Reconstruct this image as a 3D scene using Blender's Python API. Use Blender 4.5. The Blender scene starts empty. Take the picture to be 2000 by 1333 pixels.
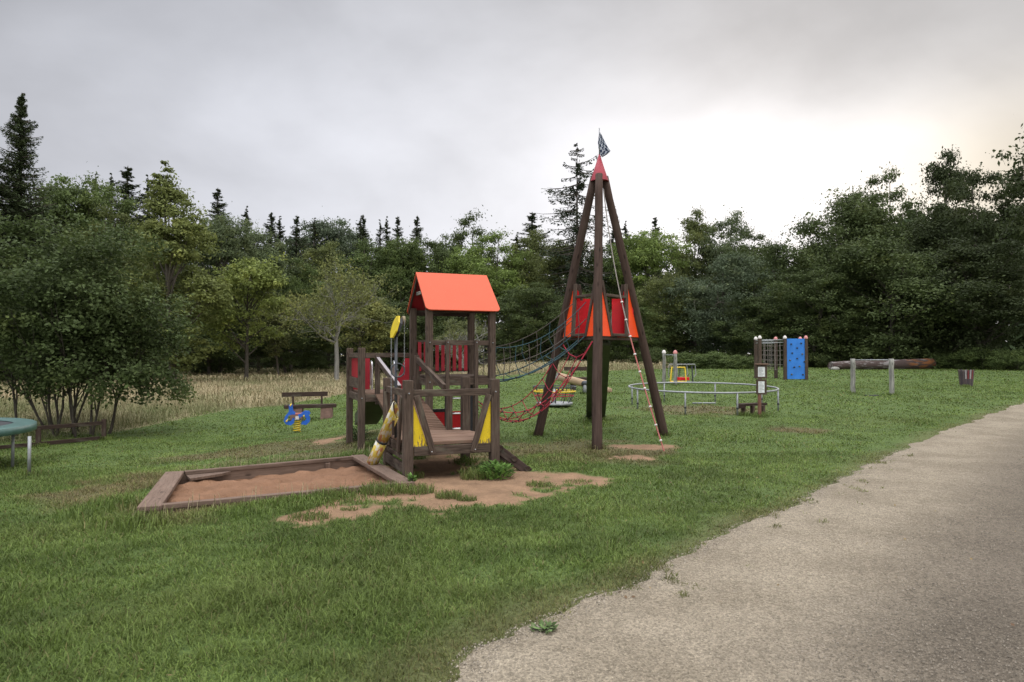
import bpy, bmesh, math, random
import numpy as np
from mathutils import Vector, Matrix
R = math.radians
sc = bpy.context.scene
C = sc.collection

# ------------------------------------------------------------------ camera
F = 1333.0
PITCH = math.atan(23.5 / F)
CAMH = 1.6
cd = bpy.data.cameras.new("camera"); cam = bpy.data.objects.new("camera", cd); C.objects.link(cam)
cd.sensor_width = 36; cd.lens = 24; cd.clip_start = 0.05; cd.clip_end = 3000
cam.location = (0, 0, CAMH); cam.rotation_euler = (math.pi / 2 + PITCH, 0, 0)
cd.dof.use_dof = True; cd.dof.focus_distance = 10.5; cd.dof.aperture_fstop = 4.0
sc.camera = cam

# ------------------------------------------------------------------ world, sun, exposure
SUN_AZ, SUN_EL = R(18), R(17)
sdir = Vector((math.sin(SUN_AZ) * math.cos(SUN_EL), math.cos(SUN_AZ) * math.cos(SUN_EL), math.sin(SUN_EL)))
w = bpy.data.worlds.new("World"); sc.world = w; w.use_nodes = True
nt = w.node_tree; N = nt.nodes; L = nt.links
for n in list(N): N.remove(n)
def nd(t, **k):
    n = N.new(t)
    for a, b in k.items(): setattr(n, a, b)
    return n
def ma(op, a, b=None, c=None, clamp=False):
    n = nd('ShaderNodeMath', operation=op); n.use_clamp = clamp
    for i, v in enumerate((a, b, c)):
        if v is None: continue
        if isinstance(v, (int, float)): n.inputs[i].default_value = v
        else: L.new(v, n.inputs[i])
    return n.outputs[0]
def smooth(v, lo, hi):
    n = nd('ShaderNodeMapRange', interpolation_type='SMOOTHSTEP')
    L.new(v, n.inputs[0]); n.inputs[1].default_value = lo; n.inputs[2].default_value = hi
    return n.outputs[0]
tc = nd('ShaderNodeTexCoord'); sep = nd('ShaderNodeSeparateXYZ'); L.new(tc.outputs['Generated'], sep.inputs[0])
dot = nd('ShaderNodeVectorMath', operation='DOT_PRODUCT'); L.new(tc.outputs['Generated'], dot.inputs[0]); dot.inputs[1].default_value = sdir
d = ma('MAXIMUM', dot.outputs['Value'], 0.0)
zz = sep.outputs[2]; xx = sep.outputs[0]
mp = nd('ShaderNodeMapping'); mp.inputs['Scale'].default_value = (1.0, 1.0, 1.7); mp.inputs['Rotation'].default_value = (0, 0.35, 0.3)
L.new(tc.outputs['Generated'], mp.inputs[0])
n1 = nd('ShaderNodeTexNoise'); L.new(mp.outputs[0], n1.inputs['Vector']); n1.inputs['Scale'].default_value = 3.2; n1.inputs['Detail'].default_value = 5; n1.inputs['Roughness'].default_value = 0.5; n1.inputs['Distortion'].default_value = 0.3
n2 = nd('ShaderNodeTexNoise'); L.new(mp.outputs[0], n2.inputs['Vector']); n2.inputs['Scale'].default_value = 7.0; n2.inputs['Detail'].default_value = 4
yy_ = sep.outputs[1]
az = ma('ARCTAN2', xx, yy_)
def gauss(a0, sa, e0, se):
    p = ma('POWER', ma('ABSOLUTE', ma('DIVIDE', ma('SUBTRACT', az, a0), sa)), 2.0); q = ma('POWER', ma('ABSOLUTE', ma('DIVIDE', ma('SUBTRACT', zz, e0), se)), 2.0)
    return ma('EXPONENT', ma('MULTIPLY', ma('ADD', p, q), -1.0))
base = ma('ADD', 0.60, ma('MULTIPLY', smooth(az, -0.75, 0.15), 0.22))
base = ma('SUBTRACT', base, ma('MULTIPLY', smooth(zz, 0.16, 0.46), 0.17))
base = ma('SUBTRACT', base, ma('MULTIPLY', ma('MULTIPLY', smooth(zz, 0.24, 0.42), smooth(az, 0.05, 0.6)), 0.15))
base = ma('ADD', base, ma('MULTIPLY', gauss(-0.28, 0.22, 0.33, 0.10), 0.13))
base = ma('ADD', base, ma('MULTIPLY', smooth(zz, 0.5, 0.95), 2.9))
base = ma('ADD', base, ma('MULTIPLY', smooth(ma('MULTIPLY', yy_, -1.0), -0.15, 0.6), 0.8))
g = ma('ADD', ma('MULTIPLY', gauss(0.42, 0.34, 0.225, 0.11), 0.36), ma('SUBTRACT', ma('MULTIPLY', gauss(0.12, 0.5, 0.10, 0.16), 0.17), ma('MULTIPLY', gauss(0.66, 0.13, 0.20, 0.10), 0.42)))
cl = ma('ADD', ma('MULTIPLY', ma('SUBTRACT', n1.outputs[0], 0.5), 0.62), ma('MULTIPLY', ma('SUBTRACT', n2.outputs[0], 0.5), 0.26))
lum = ma('MULTIPLY', ma('ADD', base, g), ma('ADD', 1.0, cl))
rampx = smooth(xx, -0.5, 0.75)
rampx = ma('ADD', ma('MULTIPLY', rampx, 0.8), ma('MULTIPLY', gauss(0.64, 0.16, 0.20, 0.10), 1.6)); mixc = nd('ShaderNodeMix', data_type='RGBA', clamp_factor=False); L.new(rampx, mixc.inputs[0])
mixc.inputs[6].default_value = (0.955, 0.975, 1.06, 1); mixc.inputs[7].default_value = (1.02, 0.985, 0.965, 1)
vm = nd('ShaderNodeVectorMath', operation='SCALE'); L.new(mixc.outputs[2], vm.inputs[0]); L.new(lum, vm.inputs['Scale'])
sky = nd('ShaderNodeTexSky', sky_type='NISHITA'); sky.sun_disc = False; sky.sun_elevation = SUN_EL; sky.sun_rotation = SUN_AZ; sky.air_density = 1.5; sky.dust_density = 4
sm = nd('ShaderNodeVectorMath', operation='SCALE'); L.new(sky.outputs[0], sm.inputs[0]); sm.inputs['Scale'].default_value = 0.0012
ad = nd('ShaderNodeVectorMath', operation='ADD'); L.new(vm.outputs[0], ad.inputs[0]); L.new(sm.outputs[0], ad.inputs[1])
bg = nd('ShaderNodeBackground'); L.new(ad.outputs[0], bg.inputs[0]); bg.inputs[1].default_value = 1.0
ow = nd('ShaderNodeOutputWorld'); L.new(bg.outputs[0], ow.inputs[0])
sl = bpy.data.lights.new("sun", 'SUN'); so = bpy.data.objects.new("sun", sl); C.objects.link(so)
sl.energy = 0.5; sl.angle = R(25); sl.color = (1.0, 0.94, 0.87)
so.rotation_euler = (-sdir).to_track_quat('-Z', 'Y').to_euler()
sc.view_settings.view_transform = 'Standard'; sc.view_settings.look = 'None'; sc.view_settings.exposure = 0.0; sc.view_settings.gamma = 1
sc.cycles.max_bounces = 4; sc.cycles.transparent_max_bounces = 2; sc.cycles.diffuse_bounces = 2; sc.cycles.glossy_bounces = 2; sc.cycles.transmission_bounces = 2

# ------------------------------------------------------------------ terrain function
def S(t):
    t = np.clip(t, 0, 1); return t * t * (3 - 2 * t)
def hashn(ix, iy, seed):
    h = np.sin(ix * 127.1 + iy * 311.7 + seed * 74.7) * 43758.5453
    return h - np.floor(h)
def vn(x, y, s, seed=0):
    x = np.asarray(x, float) / s + 100; y = np.asarray(y, float) / s + 100
    ix = np.floor(x); iy = np.floor(y); fx = S(x - ix); fy = S(y - iy)
    a = hashn(ix, iy, seed); b = hashn(ix + 1, iy, seed); c = hashn(ix, iy + 1, seed); e = hashn(ix + 1, iy + 1, seed)
    return (a * (1 - fx) + b * fx) * (1 - fy) + (c * (1 - fx) + e * fx) * fy
TH = R(22); E1 = (math.cos(TH), math.sin(TH)); E2 = (-math.sin(TH), math.cos(TH)); P0 = (-1.34, 8.8)
def W(a, b, z=0.0): return Vector((P0[0] + a * E1[0] + b * E2[0], P0[1] + a * E1[1] + b * E2[1], z))
def inter(u, v, z):
    dx, dy, dz = ray(u, v); t = (z - CAMH) / dz
    return Vector((dx * t, dy * t, z))
def ray(u, v):
    a = (u - 1000) / F; b = (666.5 - v) / F
    return (a, math.cos(PITCH) - b * math.sin(PITCH), math.sin(PITCH) + b * math.cos(PITCH))
SBZ = 0.06
SB = [inter(u, v, SBZ) for u, v in ((270, 990), (808, 941), (710, 888), (325, 922))]
def in_sb(x, y):
    dmin = np.full(np.shape(x), 1e9)
    for i in range(4):
        p, q = SB[i], SB[(i + 1) % 4]; ex, ey = q.x - p.x, q.y - p.y; l = math.hypot(ex, ey)
        dmin = np.minimum(dmin, (-(x - p.x) * ey + (y - p.y) * ex) / l)
    return dmin
def gz(x, y):
    x = np.asarray(x, float); y = np.asarray(y, float)
    z = -0.5 * S((-x - 1) / 6) * (0.3 + 0.7 * S((y - 6) / 12))
    z = z + 0.02 * np.clip(y - 13, 0, 27) * S((x + 6) / 8)
    z = z + 0.03 * (vn(x, y, 2.3, 1) - 0.5) + 0.014 * (vn(x, y, 0.5, 2) - 0.5)
    c = W(0.6, 0.55)
    z = z - 0.07 * np.exp(-((x - c.x) ** 2 + (y - c.y) ** 2) / 0.5)
    z = z - 0.34 * S((in_sb(x, y) - 0.0) / 0.1)
    return z
def g1(x, y): return float(gz(x, y))
def at(u, v, h=0.0):
    dx, dy, dz = ray(u, v); z = 0.0
    for _ in range(30):
        t = (z - CAMH) / min(dz, -1e-4); z = 0.5 * z + 0.5 * (g1(dx * t, dy * t))
    t = (z - CAMH) / min(dz, -1e-4)
    return Vector((dx * t, dy * t, z + h))
def col_at(u, D):            # ground point at depth D in image column u
    x = (u - 1000) / F * D; return Vector((x, D, g1(x, D)))
def zat(v, D): return CAMH + (690 - v) / F * D

EDGE = [at(u, v) for u, v in ((840, 1330), (918, 1268), (1080, 1212), (1180, 1160), (1380, 1062), (1500, 1010), (1600, 957), (1700, 906), (1800, 862), (1900, 822), (2000, 787))]
EY = np.array([-6.0] + [p.y for p in EDGE] + [90.0]); EX = np.array([EDGE[0].x - (EDGE[0].y + 6) * 0.72] + [p.x for p in EDGE] + [EDGE[-1].x + (90 - EDGE[-1].y) * 1.25])
def edge_x(y):
    y = np.asarray(y, float)
    return np.interp(y, EY, EX) + 0.14 * (vn(y, y * 0, 0.6, 5) - 0.5) + 0.12 * (vn(y, y * 0, 0.2, 6) - 0.5) + 0.06 * (vn(y, y * 0, 0.07, 7) - 0.5)
PATHW = 4.9
def path_d(x, y): return np.asarray(x) - edge_x(y)      # >0 on the path

def blob(u, v, du, dv):
    c = at(u, v); n = at(u, v + dv).y; f = at(u, v - dv).y
    return (c.x, (n + f) / 2, du * c.y / F, (f - n) / 2, du)
BARE = [blob(*b) for b in ((620, 1006, 58, 20), (745, 972, 120, 26), (880, 952, 115, 36), (1010, 945, 100, 26), (1115, 938, 85, 14), (930, 965, 110, 24), (660, 990, 80, 24), (860, 915, 85, 25), (850, 985, 95, 10), (690, 1003, 60, 12), (985, 925, 60, 14),
                           (640, 862, 30, 6), (1262, 874, 55, 6), (1240, 895, 45, 6), (290, 1030, 50, 7))]
DRY = [blob(*b) for b in ((1130, 885, 220, 24), (550, 880, 190, 20), (1345, 801, 120, 12), (190, 965, 130, 34), (400, 1000, 150, 14), (1560, 840, 60, 8))]
def mask(bl, x, y, nz):
    m = np.zeros(np.shape(x)) - 9
    for cx, cy, rx, ry, _ in bl:
        m = np.maximum(m, 1 - np.sqrt(((x - cx) / rx) ** 2 + ((y - cy) / ry) ** 2))
    return m + nz
def bare(x, y):
    return S((mask(BARE, x, y, 0.8 * (vn(x, y, 0.35, 11) - 0.5) + 0.7 * (vn(x, y, 0.09, 12) - 0.5)) + 0.14) / 0.4)
def dryness(x, y):
    a = S((mask(DRY, x, y, 1.0 * (vn(x, y, 0.5, 13) - 0.5)) + 0.1) / 0.6)
    e = S(1 - (-path_d(x, y)) / (0.35 + 0.6 * vn(x, y, 0.8, 15))) * 0.5
    return np.clip(np.maximum(a * 0.8, e) + 0.22 * (vn(x, y, 1.1, 14) - 0.65), 0, 1)
MB0 = [at(u, v) for u, v in ((150, 858), (300, 812), (430, 803), (545, 794), (670, 772), (780, 752), (980, 738), (1120, 728), (1290, 722))]
def meadow(x, y):      # 1 in the uncut dry meadow
    yl = np.interp(x, [-60] + [p.x for p in MB0] + [16, 17], [MB0[0].y] + [p.y for p in MB0] + [60, 400])
    return S((y - yl - 3.0 * (vn(x, y, 2.0, 17) - 0.5)) / 1.6)

# ------------------------------------------------------------------ material helpers
def newmat(name):
    m = bpy.data.materials.new(name); m.use_nodes = True; nt = m.node_tree
    return m, nt, nt.nodes['Principled BSDF']
class NT:
    def __init__(s, nt): s.nt = nt
    def n(s, t, **k):
        x = s.nt.nodes.new(t)
        for a, b in k.items(): setattr(x, a, b)
        return x
    def l(s, a, b): s.nt.links.new(a, b)
    def noise(s, vec, scale, detail=3, rough=0.5):
        x = s.n('ShaderNodeTexNoise'); x.inputs['Scale'].default_value = scale; x.inputs['Detail'].default_value = detail; x.inputs['Roughness'].default_value = rough
        if vec is not None: s.l(vec, x.inputs['Vector'])
        return x.outputs[0]
    def coords(s, kind='Object', scale=(1, 1, 1)):
        t = s.n('ShaderNodeTexCoord'); m = s.n('ShaderNodeMapping'); m.inputs['Scale'].default_value = scale
        s.l(t.outputs[kind], m.inputs[0]); return m.outputs[0]
    def wpos(s, scale=(1, 1, 1)):
        t = s.n('ShaderNodeNewGeometry'); m = s.n('ShaderNodeMapping'); m.inputs['Scale'].default_value = scale
        s.l(t.outputs['Position'], m.inputs[0]); return m.outputs[0]
    def rng(s, v, lo, hi, a=0, b=1, sm=True):
        x = s.n('ShaderNodeMapRange'); 
        if sm: x.interpolation_type = 'SMOOTHSTEP'
        s.l(v, x.inputs[0])
        for i, q in enumerate((lo, hi, a, b)): x.inputs[i + 1].default_value = q
        return x.outputs[0]
    def mix(s, f, a, b, mode='MIX'):
        x = s.n('ShaderNodeMix', data_type='RGBA', blend_type=mode)
        for i, v in ((0, f), (6, a), (7, b)):
            if isinstance(v, (int, float)): x.inputs[i].default_value = v
            elif isinstance(v, tuple): x.inputs[i].default_value = v if len(v) == 4 else v + (1,)
            else: s.l(v, x.inputs[i])
        return x.outputs[2]
    def mul(s, c, f):
        x = s.n('ShaderNodeVectorMath', operation='SCALE')
        if isinstance(c, tuple): x.inputs[0].default_value = c[:3]
        else: s.l(c, x.inputs[0])
        s.l(f, x.inputs['Scale']); return x.outputs[0]
    def math(s, op, a, b):
        x = s.n('ShaderNodeMath', operation=op)
        for i, v in enumerate((a, b)):
            if isinstance(v, (int, float)): x.inputs[i].default_value = v
            else: s.l(v, x.inputs[i])
        return x.outputs[0]
    def attr(s, name):
        x = s.n('ShaderNodeAttribute'); x.attribute_name = name; return x.outputs['Fac']
    def bump(s, bsdf, h, st=0.3, dist=0.01):
        x = s.n('ShaderNodeBump'); x.inputs['Strength'].default_value = st; x.inputs['Distance'].default_value = dist
        s.l(h, x.inputs['Height']); s.l(x.outputs[0], bsdf.inputs['Normal'])

def m_wood(name, col, var=0.45, scale=1.0, lichen=0.25):
    m, nt, b = newmat(name); t = NT(nt)
    c = t.coords('Object', (22 * scale, 22 * scale, 1.6 * scale)); c2 = t.coords('Object', (3, 3, 1.2))
    oi = t.n('ShaderNodeObjectInfo')
    g = t.noise(c, 2.2, 6, 0.65); g2 = t.noise(c2, 2.5, 4, 0.6); fine = t.noise(t.coords('Object', (90, 90, 5)), 1.5, 2)
    f = t.math('ADD', t.rng(g, 0.25, 0.75, 1 - var, 1 + var, False), t.rng(oi.outputs['Random'], 0, 1, -0.13, 0.13, False))
    f = t.math('ADD', f, t.rng(fine, 0.3, 0.7, -0.12, 0.12, False))
    cc = t.mul(col, f)
    kv = t.n('ShaderNodeTexVoronoi'); kv.inputs['Scale'].default_value = 1.0; t.l(t.coords('Object', (9, 9, 3.2)), kv.inputs[0])
    cc = t.mul(cc, t.rng(kv.outputs['Distance'], 0.05, 0.22, 0.45, 1.0))
    weath = t.noise(t.coords('Object', (2, 2, 0.8)), 1.7, 4, 0.6); cc = t.mix(t.rng(weath, 0.5, 0.7, 0, 0.3), cc, tuple(min(1, c_ * 1.55 + 0.01) for c_ in (col[0], col[1], col[2])))
    lich = t.rng(g2, 0.55, 0.72, 0, lichen)
    cc = t.mix(lich, cc, (0.16, 0.17, 0.12))
    nt.links.new(cc, b.inputs['Base Color']); b.inputs['Roughness'].default_value = 0.88; b.inputs['Specular IOR Level'].default_value = 0.12
    crack = t.rng(g, 0.28, 0.42, 0, 1)
    t.bump(b, t.math('ADD', crack, t.math('MULTIPLY', fine, 0.5)), 0.5, 0.006)
    return m
def m_paint(name, col, under=(0.12, 0.09, 0.07), wear=0.35, rough=0.5, bottom=False, lo=0.0, hi=0.3, spk=0.0, big=0.15):
    m, nt, b = newmat(name); t = NT(nt)
    c = t.coords('Object'); n1 = t.noise(c, 14, 6, 0.7); n2 = t.noise(c, 3, 3)
    base = t.mul(col, t.rng(n2, 0.3, 0.7, 1 - big, 1 + big * 0.7, False))
    base = t.mul(base, t.rng(t.noise(c, 60, 3), 0.3, 0.7, 0.92, 1.08, False))
    if bottom:
        s = t.n('ShaderNodeSeparateXYZ'); t.l(t.n('ShaderNodeNewGeometry').outputs['Position'], s.inputs[0])
        streak = t.noise(t.coords('Object', (30, 30, 6)), 1.6, 5, 0.7)
        k = t.math('ADD', t.rng(s.outputs[2], lo, hi, 0.20, -0.10, False), streak)
        wf = t.rng(k, 0.56, 0.62, 0, 0.9)
    else:
        wf = t.rng(n1, 0.78 - wear * 0.3, 0.84 - wear * 0.3, 0, 0.8)
    if spk:
        wf = t.math('ADD', wf, t.rng(t.noise(c, 45, 2), 0.70, 0.74, 0, spk))
    cc = t.mix(wf, base, under)
    nt.links.new(cc, b.inputs['Base Color']); b.inputs['Roughness'].default_value = rough; b.inputs['Specular IOR Level'].default_value = 0.25
    t.bump(b, n1, 0.12, 0.004)
    return m
def m_plain(name, col, rough=0.6, metal=0.0, var=0.15, sc_=12, spec=0.5):
    m, nt, b = newmat(name); t = NT(nt)
    cc = t.mul(col, t.rng(t.noise(t.coords('Object'), sc_, 5, 0.6), 0.25, 0.75, 1 - var, 1 + var, False))
    nt.links.new(cc, b.inputs['Base Color']); b.inputs['Roughness'].default_value = rough; b.inputs['Metallic'].default_value = metal
    b.inputs['Specular IOR Level'].default_value = spec
    return m
def m_leaf(name, trans=0.3, var=0.35):
    m, nt, b = newmat(name); t = NT(nt)
    oi = t.n('ShaderNodeObjectInfo'); a = t.attr('tint')
    n = t.noise(t.coords('Object'), 0.7, 3)
    f = t.math('ADD', t.rng(a, 0, 1, 1 - var, 1 + var, False), t.rng(n, 0.3, 0.7, -0.22, 0.22, False))
    cc = t.mul(oi.outputs['Color'], f)
    hue = t.mix(t.rng(a, 0.55, 1.0, 0, 0.35), cc, t.mul(cc, t.rng(a, 0, 1, 1.0, 1.25, False)))
    yel = t.mix(t.rng(n, 0.5, 0.75, 0, 0.4), hue, t.mix(1.0, hue, (1.35, 1.05, 0.6), 'MULTIPLY'))
    nt.links.new(yel, b.inputs['Base Color']); b.inputs['Roughness'].default_value = 0.6; b.inputs['Specular IOR Level'].default_value = 0.12
    tr = t.n('ShaderNodeBsdfTranslucent'); t.l(yel, tr.inputs[0])
    ms = t.n('ShaderNodeMixShader'); ms.inputs[0].default_value = trans
    t.l(b.outputs[0], ms.inputs[1]); t.l(tr.outputs[0], ms.inputs[2]); t.l(ms.outputs[0], nt.nodes['Material Output'].inputs[0])
    return m

WOOD = m_wood('weathered_wood', (0.080, 0.058, 0.044), 0.62)
WOOD_L = m_wood('walked_wood', (0.165, 0.105, 0.074), 0.35)
WOOD_D = m_wood('dark_wood', (0.050, 0.034, 0.027))
WOOD_LEG = m_wood('leg_wood', (0.060, 0.040, 0.031), 0.4, 0.6, 0.12)
WOOD_G = m_wood('grey_wood', (0.24, 0.235, 0.205), 0.95, 0.35, 0.5)
WOOD_SB = m_wood('sandpit_wood', (0.140, 0.098, 0.074), 0.4, 1, 0.1)
WOOD_Y = m_wood('fresh_log_wood', (0.36, 0.26, 0.17), 0.3, 0.6, 0.1)
BARK = m_wood('bark', (0.075, 0.065, 0.052), 0.5, 0.4, 0.3)
BARK_PALE = m_wood('pale_bark', (0.22, 0.21, 0.185), 0.4, 0.4, 0.3)
ORANGE = m_paint('orange_roof_paint', (0.56, 0.092, 0.038), (0.60, 0.26, 0.17), -1.0, 0.55, spk=0.4, big=0.03)
RED = m_paint('faded_red_paint', (0.33, 0.022, 0.032), (0.14, 0.07, 0.06), 0.25, 0.5)
RED2 = m_paint('bright_red_paint', (0.60, 0.012, 0.018), (0.3, 0.05, 0.04), 0.1, 0.4)
LITRED = m_paint('lit_red_paint', (0.82, 0.075, 0.012), (0.5, 0.2, 0.1), 0.1, 0.42)  # pod's red as its outer faces look when lit, put into the colour
PINKRED = m_paint('faded_cone_paint', (0.31, 0.038, 0.052), (0.22, 0.14, 0.13), 0.5, 0.5)
YELLOW = m_paint('worn_yellow_paint', (0.72, 0.52, 0.02), (0.15, 0.10, 0.065), 0.4, 0.5, True, 0.30, 0.62)
YELLOW2 = m_paint('yellow_disc_paint', (0.66, 0.50, 0.03), (0.3, 0.2, 0.08), 0.5, 0.5)
YELM = m_plain('yellow_metal', (0.68, 0.46, 0.02), 0.4, 0, 0.12)
BLUE = m_paint('blue_panel_paint', (0.035, 0.19, 0.58), (0.1, 0.25, 0.5), 0.1, 0.45)
BLUE2 = m_plain('blue_rider_paint', (0.015, 0.11, 0.50), 0.35, 0, 0.15)
STEEL = m_plain('stainless_steel', (0.62, 0.62, 0.62), 0.28, 0.9, 0.1)
GALV = m_plain('galvanised_steel', (0.27, 0.28, 0.28), 0.55, 0.5, 0.25)
DARKM = m_plain('dark_metal', (0.05, 0.055, 0.06), 0.5, 0.3, 0.3)
BLACK = m_plain('black_rubber', (0.018, 0.018, 0.02), 0.7, 0, 0.3)
SLIDEG = m_plain('slide_underside', (0.055, 0.066, 0.030), 0.6, 0.1, 0.35, 5)
TEAL = m_plain('teal_rope', (0.022, 0.062, 0.072), 0.8, 0, 0.3, 60)
BROPE = m_plain('brown_rope', (0.09, 0.075, 0.06), 0.85, 0, 0.3, 60)
REDROPE = m_plain('red_rope', (0.33, 0.018, 0.035), 0.8, 0, 0.35, 50)
GREYROPE = m_plain('grey_rope', (0.26, 0.23, 0.2), 0.85, 0, 0.2, 50)
PINKROPE = m_plain('pink_rope', (0.40, 0.13, 0.11), 0.85, 0, 0.2, 50)
WHITE = m_plain('white_plastic', (0.62, 0.58, 0.54), 0.5, 0, 0.1)
PINKP = m_plain('pink_plastic', (0.55, 0.22, 0.20), 0.5, 0, 0.15)
PAPER = m_plain('paper', (0.66, 0.68, 0.66), 0.5, 0, 0.04)
INK = m_plain('ink', (0.12, 0.12, 0.13), 0.6, 0, 0.1)
PADG = m_plain('green_pad', (0.05, 0.105, 0.092), 0.45, 0, 0.25, 5)
STONE = m_plain('red_sandstone', (0.19, 0.115, 0.09), 0.9, 0, 0.35, 9)
LEAF = m_leaf('foliage'); NEEDLE = m_leaf('needles', 0.08, 0.4)

def m_tube():
    m, nt, b = newmat('painted_tube'); t = NT(nt)
    c = t.coords('Object', (1, 1, 0.45)); a = t.noise(c, 11, 3, 0.5); d_ = t.noise(c, 23, 3)
    cc = t.mix(t.rng(a, 0.36, 0.43), (0.40, 0.16, 0.07), (0.55, 0.42, 0.07))
    cc = t.mix(t.rng(d_, 0.50, 0.57), cc, (0.60, 0.57, 0.46))
    nt.links.new(cc, b.inputs['Base Color']); b.inputs['Roughness'].default_value = 0.5
    return m
TUBEP = m_tube()
def m_check():
    m, nt, b = newmat('checkered_cloth'); t = NT(nt)
    x = t.n('ShaderNodeTexChecker'); x.inputs['Scale'].default_value = 1.0
    uv = t.n('ShaderNodeUVMap'); t.l(uv.outputs[0], x.inputs[0]); x.inputs[1].default_value = (0.015, 0.03, 0.075, 1); x.inputs[2].default_value = (0.5, 0.53, 0.58, 1)
    nt.links.new(x.outputs[0], b.inputs['Base Color']); b.inputs['Roughness'].default_value = 0.8
    tr = t.n('ShaderNodeBsdfTranslucent'); t.l(x.outputs[0], tr.inputs[0]); ms = t.n('ShaderNodeMixShader'); ms.inputs[0].default_value = 0.3
    t.l(b.outputs[0], ms.inputs[1]); t.l(tr.outputs[0], ms.inputs[2]); t.l(ms.outputs[0], nt.nodes['Material Output'].inputs[0])
    return m
CHECK = m_check(); HCAP = m_plain('handrail_cap', (0.27, 0.24, 0.24), 0.5)
def m_sand():
    m, nt, b = newmat('red_sand'); t = NT(nt); p = t.wpos()
    cc = t.mul((0.205, 0.115, 0.068), t.rng(t.noise(p, 2.5, 5), 0.3, 0.7, 0.8, 1.18, False))
    cc = t.mul(cc, t.rng(t.noise(p, 45, 4, 0.7), 0.3, 0.7, 0.88, 1.12, False))
    nt.links.new(cc, b.inputs['Base Color']); b.inputs['Roughness'].default_value = 0.95; b.inputs['Specular IOR Level'].default_value = 0.1
    t.bump(b, t.math('ADD', t.noise(p, 16, 4, 0.6), t.math('MULTIPLY', t.noise(p, 70, 3), 0.3)), 0.8, 0.03)
    return m
SAND = m_sand()
def m_ground():
    m, nt, b = newmat('turf_ground'); t = NT(nt); p = t.wpos()
    a1 = t.attr('bare'); a2 = t.attr('dry'); a3 = t.attr('meadow')
    n1 = t.noise(p, 1.3, 5, 0.6); n2 = t.noise(p, 30, 4, 0.7); n3 = t.noise(p, 0.25, 3)
    g = t.mix(t.rng(n1, 0.35, 0.65), (0.066, 0.102, 0.027), (0.085, 0.126, 0.034))
    g = t.mix(a2, g, (0.115, 0.095, 0.048))
    g = t.mul(g, t.rng(n2, 0.3, 0.7, 0.65, 1.35, False))
    md = t.mix(t.rng(n3, 0.3, 0.7), (0.25, 0.205, 0.12), (0.16, 0.16, 0.075))
    g = t.mix(a3, g, t.mul(md, t.rng(n1, 0.3, 0.7, 0.8, 1.2, False)))
    sd = t.mul((0.240, 0.150, 0.088), t.rng(t.noise(p, 3, 6, 0.65), 0.3, 0.7, 0.68, 1.2, False))
    sd = t.mul(sd, t.rng(n2, 0.3, 0.7, 0.85, 1.15, False))
    g = t.mix(a1, g, sd)
    nt.links.new(g, b.inputs['Base Color']); b.inputs['Roughness'].default_value = 0.95; b.inputs['Specular IOR Level'].default_value = 0.2
    t.bump(b, t.math('ADD', t.noise(p, 14, 4, 0.7), n2), 0.7, 0.03)
    return m
GROUND = m_ground()
def m_path():
    m, nt, b = newmat('gravel'); t = NT(nt); p = t.wpos()
    v = t.n('ShaderNodeTexVoronoi'); v.inputs['Scale'].default_value = 75; t.l(p, v.inputs[0])
    v2 = t.n('ShaderNodeTexVoronoi'); v2.inputs['Scale'].default_value = 150; t.l(p, v2.inputs[0])
    sx = t.n('ShaderNodeSeparateXYZ'); t.l(v.outputs['Color'], sx.inputs[0])
    sy = t.n('ShaderNodeSeparateXYZ'); t.l(v2.outputs['Color'], sy.inputs[0])
    a = t.attr('across')
    base = t.mix(t.rng(t.noise(p, 1.1, 5, 0.6), 0.35, 0.65), (0.225, 0.190, 0.138), (0.288, 0.246, 0.182))
    trk_vign = t.mix(t.rng(a, 0.18, 0.55), base, t.mul((0.140, 0.118, 0.090), t.rng(t.noise(p, 0.9, 5), 0.3, 0.7, 0.85, 1.15, False)))  # darker right side: wheel track tone and lens vignette put into the colour
    trk_vign = t.mix(t.math('MULTIPLY', t.rng(a, 0.60, 0.63), t.rng(a, 0.66, 0.63)), trk_vign, (0.19, 0.162, 0.125))
    st = t.rng(sx.outputs[0], 0, 1, 0.72, 1.28, False)
    c = t.mul(trk_vign, st); c = t.mul(c, t.rng(sy.outputs[1], 0, 1, 0.78, 1.22, False))
    c = t.mul(c, t.rng(t.noise(p, 9, 4), 0.3, 0.7, 0.93, 1.07, False))
    nt.links.new(c, b.inputs['Base Color']); b.inputs['Roughness'].default_value = 0.95; b.inputs['Specular IOR Level'].default_value = 0.08
    t.bump(b, t.math('ADD', v.outputs['Distance'], t.math('MULTIPLY', t.noise(p, 5, 5), 2.0)), 0.9, 0.016)
    return m
GRAVEL = m_path()
def m_pebble():
    m, nt, b = newmat('pebble'); t = NT(nt)
    c = t.mul((0.27, 0.235, 0.185), t.rng(t.attr('tint'), 0, 1, 0.28, 1.45, False))
    nt.links.new(c, b.inputs['Base Color']); b.inputs['Roughness'].default_value = 0.95; b.inputs['Specular IOR Level'].default_value = 0.1
    return m
PEB = m_pebble()
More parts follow.
